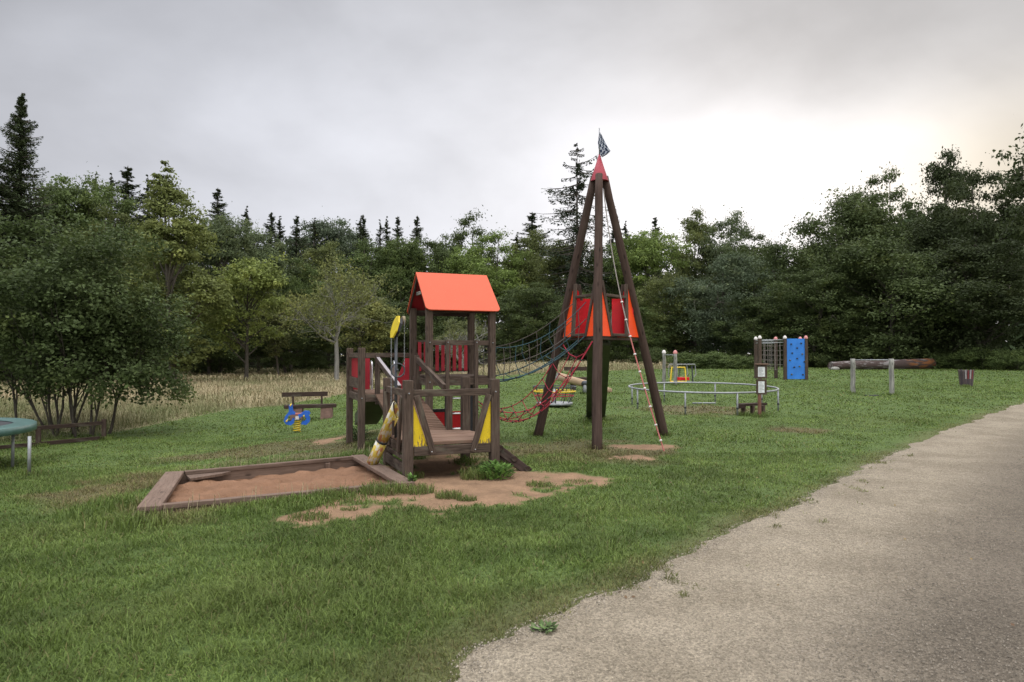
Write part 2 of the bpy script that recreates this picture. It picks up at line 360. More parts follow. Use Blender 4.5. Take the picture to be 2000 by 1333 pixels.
def m_grass():
    m, nt, b = newmat('grass_blades'); t = NT(nt); p = t.wpos()
    a = t.attr('tint'); dr = t.attr('dry')
    g = t.mix(t.rng(t.noise(p, 0.8, 4), 0.35, 0.65), (0.096, 0.142, 0.031), (0.140, 0.192, 0.046))
    g = t.mix(dr, g, (0.17, 0.135, 0.065))
    c = t.mul(g, t.math('MULTIPLY', t.rng(t.math('POWER', a, 1.6), 0, 1, 0.62, 1.65, False), t.rng(t.noise(p, 0.33, 4, 0.6), 0.3, 0.7, 0.78, 1.18, False)))
    nt.links.new(c, b.inputs['Base Color']); b.inputs['Roughness'].default_value = 0.5; b.inputs['Specular IOR Level'].default_value = 0.16
    tr = t.n('ShaderNodeBsdfTranslucent'); t.l(c, tr.inputs[0]); ms = t.n('ShaderNodeMixShader'); ms.inputs[0].default_value = 0.3
    t.l(b.outputs[0], ms.inputs[1]); t.l(tr.outputs[0], ms.inputs[2]); t.l(ms.outputs[0], nt.nodes['Material Output'].inputs[0])
    return m
GRASS = m_grass()
def m_straw():
    m, nt, b = newmat('dry_grass'); t = NT(nt)
    a = t.attr('tint'); dr = t.attr('dry')
    g = t.mix(dr, (0.12, 0.145, 0.050), (0.38, 0.31, 0.185))
    c = t.mul(g, t.rng(a, 0, 1, 0.82, 1.14, False))
    nt.links.new(c, b.inputs['Base Color']); b.inputs['Roughness'].default_value = 0.7; b.inputs['Specular IOR Level'].default_value = 0.2
    return m
STRAW = m_straw()

# ------------------------------------------------------------------ object helpers
def tag(o, label=None, cat=None, group=None, kind=None):
    for k, v in (('label', label), ('category', cat), ('group', group), ('kind', kind)):
        if v: o[k] = v
    return o
def thing(name, label, cat, loc, group=None):
    o = bpy.data.objects.new(name, None); C.objects.link(o); o.location = loc; o.empty_display_size = 0.1
    tag(o, label, cat, group); bpy.context.view_layer.update(); return o
def rootloc(par):
    v = Vector((0, 0, 0))
    while par is not None: v += par.location if par.type == 'EMPTY' else Vector((0, 0, 0)); par = par.parent
    return v
def link(name, me, mat, par=None, M=None):
    o = bpy.data.objects.new(name, me); C.objects.link(o)
    if mat: me.materials.append(mat)
    M = M or Matrix.Identity(4)
    if par is not None:
        o.parent = par; o.matrix_parent_inverse = Matrix.Identity(4)
        PW = par.get('_pw'); 
        o.matrix_local = worldm(par).inverted() @ M
    else: o.matrix_local = M
    return o
def worldm(o):
    m = o.matrix_basis.copy() if o.type != 'EMPTY' else Matrix.Translation(o.location) @ o.rotation_euler.to_matrix().to_4x4()
    return worldm(o.parent) @ m if o.parent else m
def frame(p0, p1, xd=None):
    p0 = Vector(p0); p1 = Vector(p1); z = (p1 - p0).normalized()
    x = Vector(xd) if xd is not None else (Vector((E1[0], E1[1], 0)) if abs(z.z) > 0.8 else z.cross(Vector((0, 0, 1))))
    x = (x - z * x.dot(z)).normalized(); y = z.cross(x)
    m = Matrix((x, y, z)).transposed().to_4x4(); m.translation = (p0 + p1) / 2
    return m, (p1 - p0).length
def beam(name, par, p0, p1, w_, d_, mat, xd=None, bev=0.006):
    M, l = frame(p0, p1, xd); bm = bmesh.new()
    bmesh.ops.create_cube(bm, size=1, matrix=Matrix.Diagonal((w_, d_, l, 1)))
    if bev: bmesh.ops.bevel(bm, geom=bm.edges[:], offset=min(bev, w_ * 0.3, d_ * 0.3), segments=2, affect='EDGES', profile=0.6)
    me = bpy.data.meshes.new(name); bm.to_mesh(me); bm.free()
    return link(name, me, mat, par, M)
def rod(name, par, p0, p1, r0, r1, mat, seg=12, wob=0.0, xd=None, cuts=1):
    M, l = frame(p0, p1, xd); rg = random.Random(name + str(p0))
    vs, fs = [], []
    for i in range(cuts + 1):
        t = i / cuts; r = r0 + (r1 - r0) * t
        ox, oy = rg.uniform(-wob, wob), rg.uniform(-wob, wob)
        for k in range(seg):
            a = 2 * math.pi * k / seg; rr = r * (1 + rg.uniform(-wob, wob) * 3)
            vs.append((ox + rr * math.cos(a), oy + rr * math.sin(a), -l / 2 + l * t))
    for i in range(cuts):
        for k in range(seg):
            a = i * seg + k; b = i * seg + (k + 1) % seg; fs.append((a, b, b + seg, a + seg))
    fs.append(tuple(range(seg))[::-1]); fs.append(tuple(range(cuts * seg, cuts * seg + seg)))
    me = bpy.data.meshes.new(name); me.from_pydata(vs, [], fs)
    for p in me.polygons: p.use_smooth = len(p.vertices) == 4
    return link(name, me, mat, par, M)
class MB:
    def __init__(s): s.v = []; s.f = []; s.sm = []
    def add(s, vs, fs, smooth_=False):
        o = len(s.v); s.v += [tuple(v) for v in vs]; s.f += [tuple(i + o for i in f) for f in fs]; s.sm += [smooth_] * len(fs); return s
    def box(s, p0, p1, w_, d_, xd=None):
        M, l = frame(p0, p1, xd); c = [(-.5, -.5), (.5, -.5), (.5, .5), (-.5, .5)]
        vs = [M @ Vector((x * w_, y * d_, z * l)) for z in (-.5, .5) for x, y in c]
        return s.add(vs, [(3, 2, 1, 0), (4, 5, 6, 7), (0, 1, 5, 4), (1, 2, 6, 5), (2, 3, 7, 6), (3, 0, 4, 7)])
    def tube(s, pts, r, seg=6, closed=False):
        pts = [Vector(p) for p in pts]; n = len(pts); vs, fs = [], []; prev = None
        for i, p in enumerate(pts):
            if closed: t = pts[(i + 1) % n] - pts[i - 1]
            else: t = pts[min(i + 1, n - 1)] - pts[max(i - 1, 0)]
            t.normalize()
            if prev is None: x = t.cross(Vector((0, 0, 1))) if abs(t.z) < 0.95 else t.cross(Vector((1, 0, 0)))
            else: x = prev - t * prev.dot(t)
            x.normalize(); prev = x; y = t.cross(x); rr = r[i] if isinstance(r, (list, tuple)) else r
            for k in range(seg):
                a = 2 * math.pi * k / seg; vs.append(p + x * rr * math.cos(a) + y * rr * math.sin(a))
        for i in range(n if closed else n - 1):
            j = (i + 1) % n
            for k in range(seg):
                k2 = (k + 1) % seg; fs.append((i * seg + k, i * seg + k2, j * seg + k2, j * seg + k))
        s.add(vs, fs, True)
        if not closed:
            s.add(vs[:seg], [tuple(range(seg))[::-1]]); s.add(vs[-seg:], [tuple(range(seg))])
        return s
    def ball(s, c, r, sz=1.0, seg=8, rings=5):
        vs = [(c[0], c[1], c[2] - r * sz)]; fs = []
        for i in range(1, rings):
            ph = -math.pi / 2 + math.pi * i / rings
            for k in range(seg):
                a = 2 * math.pi * k / seg; vs.append((c[0] + r * math.cos(ph) * math.cos(a), c[1] + r * math.cos(ph) * math.sin(a), c[2] + r * sz * math.sin(ph)))
        vs.append((c[0], c[1], c[2] + r * sz)); last = len(vs) - 1
        for k in range(seg):
            fs.append((0, 1 + (k + 1) % seg, 1 + k)); b = 1 + (rings - 2) * seg; fs.append((last, b + k, b + (k + 1) % seg))
        for i in range(rings - 2):
            for k in range(seg):
                a = 1 + i * seg + k; b = 1 + i * seg + (k + 1) % seg; fs.append((a, b, b + seg, a + seg))
        return s.add(vs, fs, True)
    def prism(s, pts, off):     # polygon of 3d points extruded by vector off
        n = len(pts); pts = [Vector(p) for p in pts]; off = Vector(off)
        vs = pts + [p + off for p in pts]
        fs = [tuple(range(n))[::-1], tuple(range(n, 2 * n))] + [(i, (i + 1) % n, n + (i + 1) % n, n + i) for i in range(n)]
        return s.add(vs, fs)
    def lathe(s, c, prof, seg=20):
        vs, fs = [], []
        for r_, z_ in prof:
            for k in range(seg):
                a = 2 * math.pi * k / seg; vs.append((c[0] + r_ * math.cos(a), c[1] + r_ * math.sin(a), c[2] + z_))
        for i in range(len(prof) - 1):
            for k in range(seg):
                k2 = (k + 1) % seg; fs.append((i * seg + k, i * seg + k2, (i + 1) * seg + k2, (i + 1) * seg + k))
        return s.add(vs, fs, True)
    def build(s, name, mat, par=None, M=None):
        M = M or (Matrix.Translation(par.matrix_world.translation if par is not None and par.type == 'EMPTY' else (Vector(s.v[0]) if par is not None else Vector((0, 0, 0)))))
        iv = M.inverted(); me = bpy.data.meshes.new(name)
        me.from_pydata([iv @ Vector(v) for v in s.v], [], s.f)
        for p, sm_ in zip(me.polygons, s.sm): p.use_smooth = sm_
        bm = bmesh.new(); bm.from_mesh(me); bmesh.ops.recalc_face_normals(bm, faces=bm.faces[:]); bm.to_mesh(me); bm.free()
        return link(name, me, mat, par, M)
def np_mesh(name, v, f, mat, par=None, attrs=None, M=None, smooth_=False):
    v = np.asarray(v, np.float32); f = np.asarray(f, np.int32); k = f.shape[1]
    me = bpy.data.meshes.new(name); me.vertices.add(len(v)); me.vertices.foreach_set('co', v.ravel())
    me.loops.add(f.size); me.loops.foreach_set('vertex_index', f.ravel())
    me.polygons.add(len(f)); me.polygons.foreach_set('loop_start', np.arange(0, f.size, k, dtype=np.int32))
    if smooth_: me.polygons.foreach_set('use_smooth', np.ones(len(f), bool))
    me.update(calc_edges=True)
    for a, arr in (attrs or {}).items():
        at_ = me.attributes.new(a, 'FLOAT', 'POINT'); at_.data.foreach_set('value', np.asarray(arr, np.float32).ravel())
    return link(name, me, mat, par, M)
def arc(c, r, a0, a1, n, ux, uy):
    return [Vector(c) + Vector(ux) * r * math.cos(a0 + (a1 - a0) * i / n) + Vector(uy) * r * math.sin(a0 + (a1 - a0) * i / n) for i in range(n + 1)]

# ------------------------------------------------------------------ ground and path
def lines(segs):
    out = [segs[0][0]]
    for a, b, st in segs:
        n = max(1, int(round((b - a) / st))); out += list(np.linspace(a, b, n + 1)[1:])
    return np.array(out)
gx = lines([(-600, -120, 60), (-120, -40, 4), (-40, -12, 0.7), (-12, -5.2, 0.2), (-5.2, 4, 0.05), (4, 12, 0.2), (12, 50, 0.8), (50, 130, 5), (130, 600, 60)])
gy = lines([(-60, -4, 6), (-4, 5.5, 0.25), (5.5, 14, 0.05), (14, 22, 0.2), (22, 50, 0.6), (50, 150, 4), (150, 900, 50)])
X, Y = np.meshgrid(gx, gy); Z = gz(X, Y) - 0.02 * S(path_d(X, Y) / 0.3) * S((PATHW - path_d(X, Y)) / 0.3)
nx, ny = len(gx), len(gy); idx = np.arange(nx * ny).reshape(ny, nx)
fc = np.stack([idx[:-1, :-1], idx[:-1, 1:], idx[1:, 1:], idx[1:, :-1]], -1).reshape(-1, 4)
Xr, Yr = X.ravel(), Y.ravel()
o = np_mesh('ground', np.stack([Xr, Yr, Z.ravel()], -1), fc, GROUND, None, {'bare': bare(Xr, Yr), 'dry': dryness(Xr, Yr), 'meadow': meadow(Xr, Yr)}, smooth_=True)
tag(o, kind='structure')
py = lines([(-5, 2, 0.2), (2, 12, 0.03), (12, 30, 0.1), (30, 88, 0.5)]); pt = np.linspace(0, 1, 60)
PY, PT = np.meshgrid(py, pt, indexing='ij'); PX = edge_x(PY) + PT * PATHW
PZ = gz(PX, PY) + 0.012 * S(PT * 20) + 0.002 - 0.012 * np.exp(-((PT - 0.5) / 0.12) ** 2)
idx = np.arange(PX.size).reshape(PX.shape)
fc = np.stack([idx[:-1, :-1], idx[:-1, 1:], idx[1:, 1:], idx[1:, :-1]], -1).reshape(-1, 4)
o = np_mesh('gravel_path', np.stack([PX, PY, PZ], -1).reshape(-1, 3), fc, GRAVEL, None, {'across': PT.ravel()}, smooth_=True)
tag(o, kind='structure')
rng = np.random.default_rng(7)
n = 60000
yy = 2.6 + 9 * rng.random(n) ** 1.6; tt = rng.random(n) ** 1.25; xx_ = edge_x(yy) - 0.05 + tt * PATHW
keep = np.abs(xx_ / yy) < 0.95; xx_, yy = xx_[keep], yy[keep]; n = len(xx_)
s_ = (0.0020 + 0.0048 * rng.random(n) ** 2.6); zz_ = gz(xx_, yy) + 0.013
ang = rng.random(n) * 6.28; off = []
for k in range(4):
    a = ang + k * math.pi / 2; q = s_ * (0.7 + 0.6 * rng.random(n)); off.append(np.stack([xx_ + q * np.cos(a), yy + q * np.sin(a), zz_ - 0.003], -1))
off.append(np.stack([xx_ + s_ * 0.3 * (rng.random(n) - .5), yy + s_ * 0.3 * (rng.random(n) - .5), zz_ + s_ * (0.5 + 0.4 * rng.random(n))], -1))
v = np.stack(off, 1).reshape(-1, 3); b5 = np.arange(n)[:, None] * 5
fc = np.concatenate([b5 + np.array([k, (k + 1) % 4, 4]) for k in range(4)])
o = np_mesh('loose_gravel', v, fc, PEB, None, {'tint': np.repeat(rng.random(n) * (1.0 - 0.45 * S(((xx_ - edge_x(yy)) / PATHW - 0.15) / 0.4)), 5)}); tag(o, 'loose pale pebbles lying on the gravel path', None, kind='stuff')  # pebbles darken rightward too, matching the path's track and painted vignette

# ------------------------------------------------------------------ grass
def blades(x, y, h, wd, lean, rg, zoff=0.0, flop=0.6):
    n = len(x); a = rg.random(n) * 2 * np.pi; la = rg.random(n) * 2 * np.pi; z = gz(x, y) - 0.01 + zoff
    bx, by = np.cos(a) * wd / 2, np.sin(a) * wd / 2; lx, ly = np.cos(la) * lean * h, np.sin(la) * lean * h
    hz = h * np.sqrt(np.clip(1 - lean ** 2, 0.08, 1))
    v = np.empty((n, 5, 3))
    v[:, 0] = np.stack([x - bx, y - by, z], -1); v[:, 1] = np.stack([x + bx, y + by, z], -1)
    dp = np.where(rg.random(n) < flop, 0.45 + 0.4 * rg.random(n), 1.0)
    v[:, 2] = np.stack([x - bx * .9 + lx * .5, y - by * .9 + ly * .5, z + hz * .8], -1); v[:, 3] = np.stack([x + bx * .9 + lx * .5, y + by * .9 + ly * .5, z + hz * .8], -1)
    v[:, 4] = np.stack([x + lx * (1.35 - 0.35 * dp), y + ly * (1.35 - 0.35 * dp), z + hz * dp], -1)
    b = np.arange(n)[:, None] * 5
    f = np.concatenate([b + np.array([0, 1, 3]), b + np.array([0, 3, 2]), b + np.array([2, 3, 4])])
    return v.reshape(-1, 3), f
rg = np.random.default_rng(3); AX, AY, AH, AW, AL = [], [], [], [], []
for y0, y1, den, hh, ww in ((2.6, 4.6, 8500, 0.088, 0.0046), (4.6, 7, 5400, 0.080, 0.0060), (7, 11, 2700, 0.070, 0.0085), (11, 17, 850, 0.055, 0.014), (17, 30, 230, 0.06, 0.026), (30, 60, 45, 0.07, 0.055)):
    xm = y1 * 0.86 + 0.4; A = 2 * xm * (y1 - y0); n = int(A * den)
    x = (rg.random(n) * 2 - 1) * xm; y = y0 + (y1 - y0) * rg.random(n)
    pd = path_d(x, y); vis = (np.abs(x) < y * 0.86 + 0.4)
    tuft = vn(x, y, 0.16, 21); big = vn(x, y, 0.9, 22)
    onp = (pd > 0) & (pd < PATHW)
    edgecl = (pd > 0) & (pd < 0.9) & (vn(x, y, 0.16, 23) > 0.70 + 0.28 * pd)
    edgeok = (pd < -0.35) | (rg.random(n) < 0.7 + 0.9 * vn(x, y, 0.3, 24) )
    k = vis & ((~onp & edgeok) | edgecl) & (bare(x, y) < 0.08 + 0.6 * rg.random(n) ** 1.6) & (in_sb(x, y) < -0.12) & (meadow(x, y) < 0.6)
    x, y, tuft, big, pd = x[k], y[k], tuft[k], big[k], pd[k]; n = len(x)
    short = S((-pd - 0.0) / 1.0) * 0.45 + 0.55
    AX.append(x); AY.append(y); AH.append(hh * (0.42 + 0.7 * tuft + 1.0 * big ** 3) * (0.7 + 0.6 * rg.random(n)) * short); AW.append(ww * (0.7 + 0.6 * rg.random(n))); AL.append(0.45 + 0.545 * rg.random(n) ** 0.6)
# taller tufts round the sandpit, reddish stalks
def around(pts, n, sp, h):
    p = np.array([[q.x, q.y] for q in pts]); i = rg.integers(0, len(pts), n)
    x = p[i, 0] + rg.normal(0, sp, n); y = p[i, 1] + rg.normal(0, sp, n)
    k = (in_sb(x, y) < -0.04) & ~((path_d(x, y) > 0)); x, y = x[k], y[k]; n = len(x)
    AX.append(x); AY.append(y); AH.append(h * (0.4 + 0.8 * rg.random(n))); AW.append(np.full(n, 0.008)); AL.append(0.25 + 0.6 * rg.random(n))
def lp(a, b, n, off=0.0):
    return [a.lerp(b, i / (n - 1)) + Vector((0.45 * off, -0.9 * off, 0)) for i in range(n)]
around(lp(SB[0], SB[1].lerp(SB[0], 0.35), 30, 0.14), 4500, 0.08, 0.085)
around(lp(SB[0], SB[1].lerp(SB[0], 0.3), 14, 0.3), 3000, 0.2, 0.11)
around(lp(SB[3], SB[2], 20, -0.2), 3500, 0.14, 0.14)
around([at(u, v) for u, v in ((225, 990), (180, 1010), (240, 1025), (300, 1005), (270, 1030))], 3000, 0.16, 0.17)
around([at(u, v) for u, v in ((620, 968), (640, 966), (600, 972))], 700, 0.06, 0.13)
around([SB[2] + Vector((-0.1, -0.05, 0))], 400, 0.1, 0.2)
for u_, v_ in ((1165, 877), (1050, 850), (1297, 850), (1172, 822), (1483, 815), (690, 858), (706, 874), (797, 934), (967, 916), (203, 860), (75, 873), (1666, 769), (1742, 772), (1887, 756), (1297, 750), (1319, 753), (57, 930), (1142, 770), (909, 905), (1451, 812), (1489, 812)):
    q_ = at(u_, v_); around([q_ + Vector((math.cos(a_) * 0.11, math.sin(a_) * 0.11, 0)) for a_ in np.linspace(0, 5.5, 8)], 260, 0.05, 0.13)
AX, AY, AH, AW, AL = map(np.concatenate, (AX, AY, AH, AW, AL))
v, f = blades(AX, AY, AH, AW, AL, rg)
dr = np.clip(dryness(AX, AY) * (0.5 + rg.random(len(AX))) + (rg.random(len(AX)) < 0.05) * 0.7, 0, 1)
o = np_mesh('lawn_grass', v, f, GRASS, None, {'tint': np.repeat(np.clip(rg.random(len(AX)) * 0.7 + 0.35 * vn(AX, AY, 0.3, 31), 0, 1), 5), 'dry': np.repeat(dr, 5)})
tag(o, 'short green mown grass with worn brownish patches', None, kind='stuff')
# seed stalks
n = 130; t = rg.random(n); px_ = SB[0].x + (SB[1].x - SB[0].x) * t * 0.75 + rg.normal(0, 0.07, n) + 0.06; py_ = SB[0].y + (SB[1].y - SB[0].y) * t * 0.75 - 0.12 + rg.normal(0, 0.07, n)
t2 = rg.random(600); qx = np.concatenate([px_, SB[3].x + (SB[2].x - SB[3].x) * t2 * 1.1 + rg.normal(0, .1, 600)]); qy = np.concatenate([py_, SB[3].y + (SB[2].y - SB[3].y) * t2 * 1.1 + 0.25 + rg.random(600) * 0.5])
k = in_sb(qx, qy) < -0.03; qx, qy = qx[k], qy[k]; n = len(qx)
v, f = blades(qx, qy, 0.10 + 0.18 * rg.random(n) ** 1.5, np.full(n, 0.0045), 0.05 + 0.3 * rg.random(n), rg)
o = np_mesh('grass_stalks', v, f, STRAW, None, {'tint': np.repeat(rg.random(n) * 0.3, 5), 'dry': np.full(n * 5, 0.7)}); tag(o, 'thin reddish brown seed stalks along the sandpit boards', None, kind='stuff')
# dry meadow
MX, MY, MH, MW = [], [], [], []
for y0, y1, den, ww in ((13, 26, 420, 0.009), (26, 45, 120, 0.018), (45, 80, 22, 0.05), (80, 112, 8, 0.09)):
    xm0, xm1 = -y1 * 0.86, y1 * 0.30; n = int((xm1 - xm0) * (y1 - y0) * den)
    x = xm0 + (xm1 - xm0) * rg.random(n); y = y0 + (y1 - y0) * rg.random(n)
    k = (meadow(x, y) > 0.3 + 0.4 * rg.random(n)) & (np.abs(x) < 0.86 * y) & (vn(x, y, 0.5, 40) > 0.22)
    x, y = x[k], y[k]; n = len(x); MX.append(x); MY.append(y); MH.append((0.16 + 0.26 * rg.random(n) + 0.28 * vn(x, y, 1.5, 41)) * (0.55 + 0.45 * meadow(x, y))); MW.append(np.full(n, ww))
MX, MY, MH, MW = map(np.concatenate, (MX, MY, MH, MW)); n = len(MX)
v, f = blades(MX, MY, MH, MW, 0.25 + 0.7 * rg.random(n), rg, flop=0.8)
md = np.clip(0.25 + 0.9 * vn(MX, MY, 1.3, 42) + 0.5 * (rg.random(n) - .5) - 0.55 * S((MY - 45) / 30) * vn(MX, MY, 6, 43) - 0.35 * S((-MX - 6) / 4) * S((30 - MY) / 8), 0, 1)
o = np_mesh('meadow_grass', v, f, STRAW, None, {'tint': np.repeat(rg.random(n), 5), 'dry': np.repeat(md, 5)}); tag(o, 'tall straw coloured uncut grass of the meadow behind the lawn', None, kind='stuff')

# ------------------------------------------------------------------ sandpit
sb = thing('sandpit', 'low square sandpit of brown boards filled with red sand', 'sandpit', (SB[0].x, SB[0].y, g1(SB[0].x - 0.1, SB[0].y - 0.1)))
def sbb(p, q, w_, name='edge_board', dz=0.0, ext=0.0, h=0.05):
    p = p.copy(); q = q.copy(); p.z = q.z = SBZ - h / 2 + dz; e = (q - p).normalized() * ext
    return beam(name, sb, p - e, q + e, h, w_, WOOD_SB, (0, 0, 1), 0.008)
ctr = (SB[0] + SB[1] + SB[2] + SB[3]) / 4
def inn(p, q, d_):
    n_ = Vector((-(q - p).y, (q - p).x, 0)).normalized(); return p + n_ * d_, q + n_ * d_
a, b = inn(SB[3], SB[0], 0.10); sbb(a, b, 0.22, ext=0.02)
a, b = inn(SB[1], SB[2], 0.09); sbb(a, b, 0.20, ext=0.02)
a, b = inn(SB[0], SB[1], 0.045); e = (b - a).normalized(); sbb(a + e * 0.21, b - e * 0.19, 0.09, dz=-0.003)
a, b = inn(SB[2], SB[3], 0.045); e = (b - a).normalized(); sbb(a + e * 0.19, b - e * 0.21, 0.09, dz=-0.003)
for i in range(4):
    a, b = inn(SB[i], SB[(i + 1) % 4], 0.05); a.z = b.z = SBZ - 0.05 - 0.11; e = (b - a).normalized()
    beam('side_board', sb, a + e * 0.05, b - e * 0.05, 0.216, 0.045, WOOD_SB, (0, 0, 1), 0.004)
a, b = SB[3], SB[2]; e = (b - a).normalized(); nrm = Vector((e.y, -e.x, 0))
mb = MB(); q0 = a + e * 0.22 + nrm * 0.10; q0.z = -0.02
mb.prism([q0, q0 + e * 0.55, q0 + e * 0.42 + nrm * 0.13, q0 + nrm * 0.30], (0, 0, 0.03)); mb.build('corner_board', WOOD_SB, sb)
post_s = a.lerp(b, 0.78) + nrm * 0.11; beam('stake', sb, Vector((post_s.x, post_s.y, -0.25)), Vector((post_s.x, post_s.y, 0.0)), 0.07, 0.05, WOOD_SB)
# sand
M_ = 110; su = np.linspace(0, 1, M_); U_, V_ = np.meshgrid(su, su)
def bil(i): return (SB[0][i] * (1 - U_) * (1 - V_) + SB[1][i] * U_ * (1 - V_) + SB[2][i] * U_ * V_ + SB[3][i] * (1 - U_) * V_)
sx_, sy_ = bil(0), bil(1); sx_ = ctr.x + (sx_ - ctr.x) * 0.975; sy_ = ctr.y + (sy_ - ctr.y) * 0.975
szz = -0.085 + 0.10 * (vn(sx_, sy_, 0.7, 51) - 0.5) + 0.07 * (vn(sx_, sy_, 0.24, 52) - 0.5) + 0.055 * (vn(sx_, sy_, 0.11, 53) - 0.5) + 0.05 * (np.abs(U_ - .5) * 2) ** 6 - 0.03 * (V_ > 0.9)
szz = np.minimum(szz, 0.0)
idx = np.arange(M_ * M_).reshape(M_, M_); fc = np.stack([idx[:-1, :-1], idx[:-1, 1:], idx[1:, 1:], idx[1:, :-1]], -1).reshape(-1, 4)
np_mesh('sand', np.stack([sx_ - sb.location.x, sy_ - sb.location.y, szz - sb.location.z], -1).reshape(-1, 3), fc, SAND, sb, M=Matrix.Translation(sb.location), smooth_=True)

# ------------------------------------------------------------------ play tower
tw = thing('play_tower', 'wooden play tower with orange gable roof, ramp, platforms and yellow triangles beside the sandpit', 'play tower', W(0, 0, 0))
e1 = Vector((E1[0], E1[1], 0)); e2 = Vector((E2[0], E2[1], 0)); UP = Vector((0, 0, 1))
def post(a, b, z0, z1, w_=0.12, mat=WOOD, name='post', cap=True):
    o = beam(name, tw, W(a, b, z0), W(a, b, z1), w_, w_, mat, e1, 0.01)
    return o
gd = lambda a, b: g1(W(a, b).x, W(a, b).y) - 0.1
L1_, L2_ = 1.185, 1.25
for a, b, t_ in ((0, 0, 1.25), (L1_, 0, 1.25), (0, L2_, 1.24), (L1_, L2_, 1.24)): post(a, b, gd(a, b), t_, 0.123)
# lower platform
for i in range(7):
    b0 = -0.02 + i * 0.185; beam('floor_board', tw, W(0.10 if i in (0, 6) else -0.02, b0 + 0.09, 0.425 + (i % 3) * 0.003), W(L1_ - 0.1 if i in (0, 6) else L1_ + 0.02, b0 + 0.09, 0.425 - (i % 2) * 0.004), 0.05, 0.178, WOOD_L, (0, 0, 1), 0.012)
beam('beam', tw, W(0.07, -0.035, 0.335), W(L1_ - 0.07, -0.035, 0.335), 0.045, 0.12, WOOD, e2)
beam('beam', tw, W(0.07, L2_ + 0.03, 0.34), W(L1_ - 0.07, L2_ + 0.03, 0.34), 0.045, 0.12, WOOD, e2)
for a in (-0.0, L1_): beam('beam', tw, W(a, 0.07, 0.335), W(a, L2_ - 0.07, 0.335), 0.05, 0.12, WOOD, e1)
beam('rail', tw, W(0.064, -0.02, 1.08), W(L1_ - 0.064, -0.02, 1.08), 0.045, 0.09, WOOD, e2)
beam('rail', tw, W(-0.02, 0.064, 1.08), W(-0.02, L2_ - 0.064, 1.08), 0.045, 0.09, WOOD, e1)
beam('rail', tw, W(-0.03, 0.064, 0.10), W(-0.03, L2_ - 0.064, 0.10), 0.04, 0.13, WOOD, e1)
beam('rail', tw, W(-0.03, 0.064, 0.24), W(-0.03, L2_ - 0.2, 0.24), 0.04, 0.05, WOOD, e1)
# front braces with yellow triangles
def tri(pl, name, mat, off=0.018):
    mb = MB(); mb.prism(pl, Vector((E2[0], E2[1], 0)) * off); return mb.build(name, mat, tw)
for s_, a0 in ((1, 0.062), (-1, L1_ - 0.062)):
    br_ = beam('brace', tw, W(a0 + s_ * 0.035, -0.052, 1.05), W(a0 + s_ * 0.262, -0.062, 0.29), 0.038, 0.08, WOOD, e2, 0.008)
    tri([W(a0, -0.030, 0.95), W(a0 + s_ * 0.235, -0.030, 0.275), W(a0, -0.030, 0.275)], 'yellow_panel', YELLOW)
    mb = MB(); mb.ball(W(a0 + s_ * 0.235, -0.085, 0.325), 0.009); mb.build('bolt', STEEL, br_)
    beam('brace', tw, W(-0.06, (0.09 if s_ > 0 else L2_ - 0.09), 1.04), W(-0.06, (0.30 if s_ > 0 else L2_ - 0.30), 0.29), 0.038, 0.085, WOOD, e1, 0.008)
post(0.92, L2_ - 0.03, 0.44, 1.04, 0.085)
# ramp
NR = 25
rp = MB()
mb_side = [beam('ramp_beam', tw, W(a, L2_ + 0.05, 0.36), W(a, 3.12, 0.84), 0.05, 0.12, WOOD, e1) for a in (0.22, 0.85)]
for i in range(NR):
    t_ = i / (NR - 1); b_ = L2_ + 0.08 + (3.10 - L2_ - 0.08) * t_; z_ = 0.44 + (0.90 - 0.44) * t_
    beam('ramp_slat', tw, W(0.16, b_, z_ - 0.005), W(0.91, b_ + random.Random(i).uniform(-.006, .006), z_), 0.045, 0.052, WOOD_L, (0, 0, 1), 0.012)
for a in (0.20, 0.89):
    hr_ = beam('handrail', tw, W(a, L2_ + 0.12, 1.07), W(a, 3.10, 1.49), 0.05, 0.085, WOOD, e1)
    beam('handrail_cap', hr_, W(a, L2_ + 0.12, 1.118), W(a, 3.10, 1.538), 0.052, 0.012, HCAP if a < 0.5 else WOOD, e1, 0.002)
    post(a, 3.09, 0.72, 1.56, 0.08)
# upper platform
for a, b in ((-0.07, 3.1), (-0.07, 4.4), (1.25, 4.4)): post(a, b, gd(a, b), 1.69 if a < 1 else 1.58, 0.112)
beam('beam', tw, W(-0.01, 3.07, 0.83), W(0.95, 3.07, 0.83), 0.05, 0.12, WOOD, e2)
beam('beam', tw, W(-0.01, 4.4, 0.83), W(1.19, 4.4, 0.83), 0.05, 0.12, WOOD, e2)
beam('beam', tw, W(-0.07, 3.16, 0.83), W(-0.07, 4.34, 0.83), 0.05, 0.12, WOOD, e1)
for i in range(8):
    b0 = 3.14 + i * 0.165; a_end = 0.86 if b0 < 3.66 else 1.16
    beam('floor_board', tw, W(-0.01, b0 + 0.05, 0.895 + 0.002 * (i % 2)), W(a_end, b0 + 0.05, 0.895), 0.035, 0.155, WOOD_L, (0, 0, 1))
beam('rail', tw, W(-0.01, 3.06, 1.56), W(0.155, 3.06, 1.56), 0.045, 0.085, WOOD, e2)
beam('rail', tw, W(-0.01, 4.38, 1.56), W(1.42, 4.38, 1.56), 0.045, 0.085, WOOD, e2)
beam('rail', tw, W(-0.07, 3.16, 1.56), W(-0.07, 4.34, 1.56), 0.045, 0.085, WOOD, e1)
beam('rail', tw, W(-0.07, 3.16, 1.07), W(-0.07, 4.34, 1.07), 0.04, 0.18, WOOD, e1)
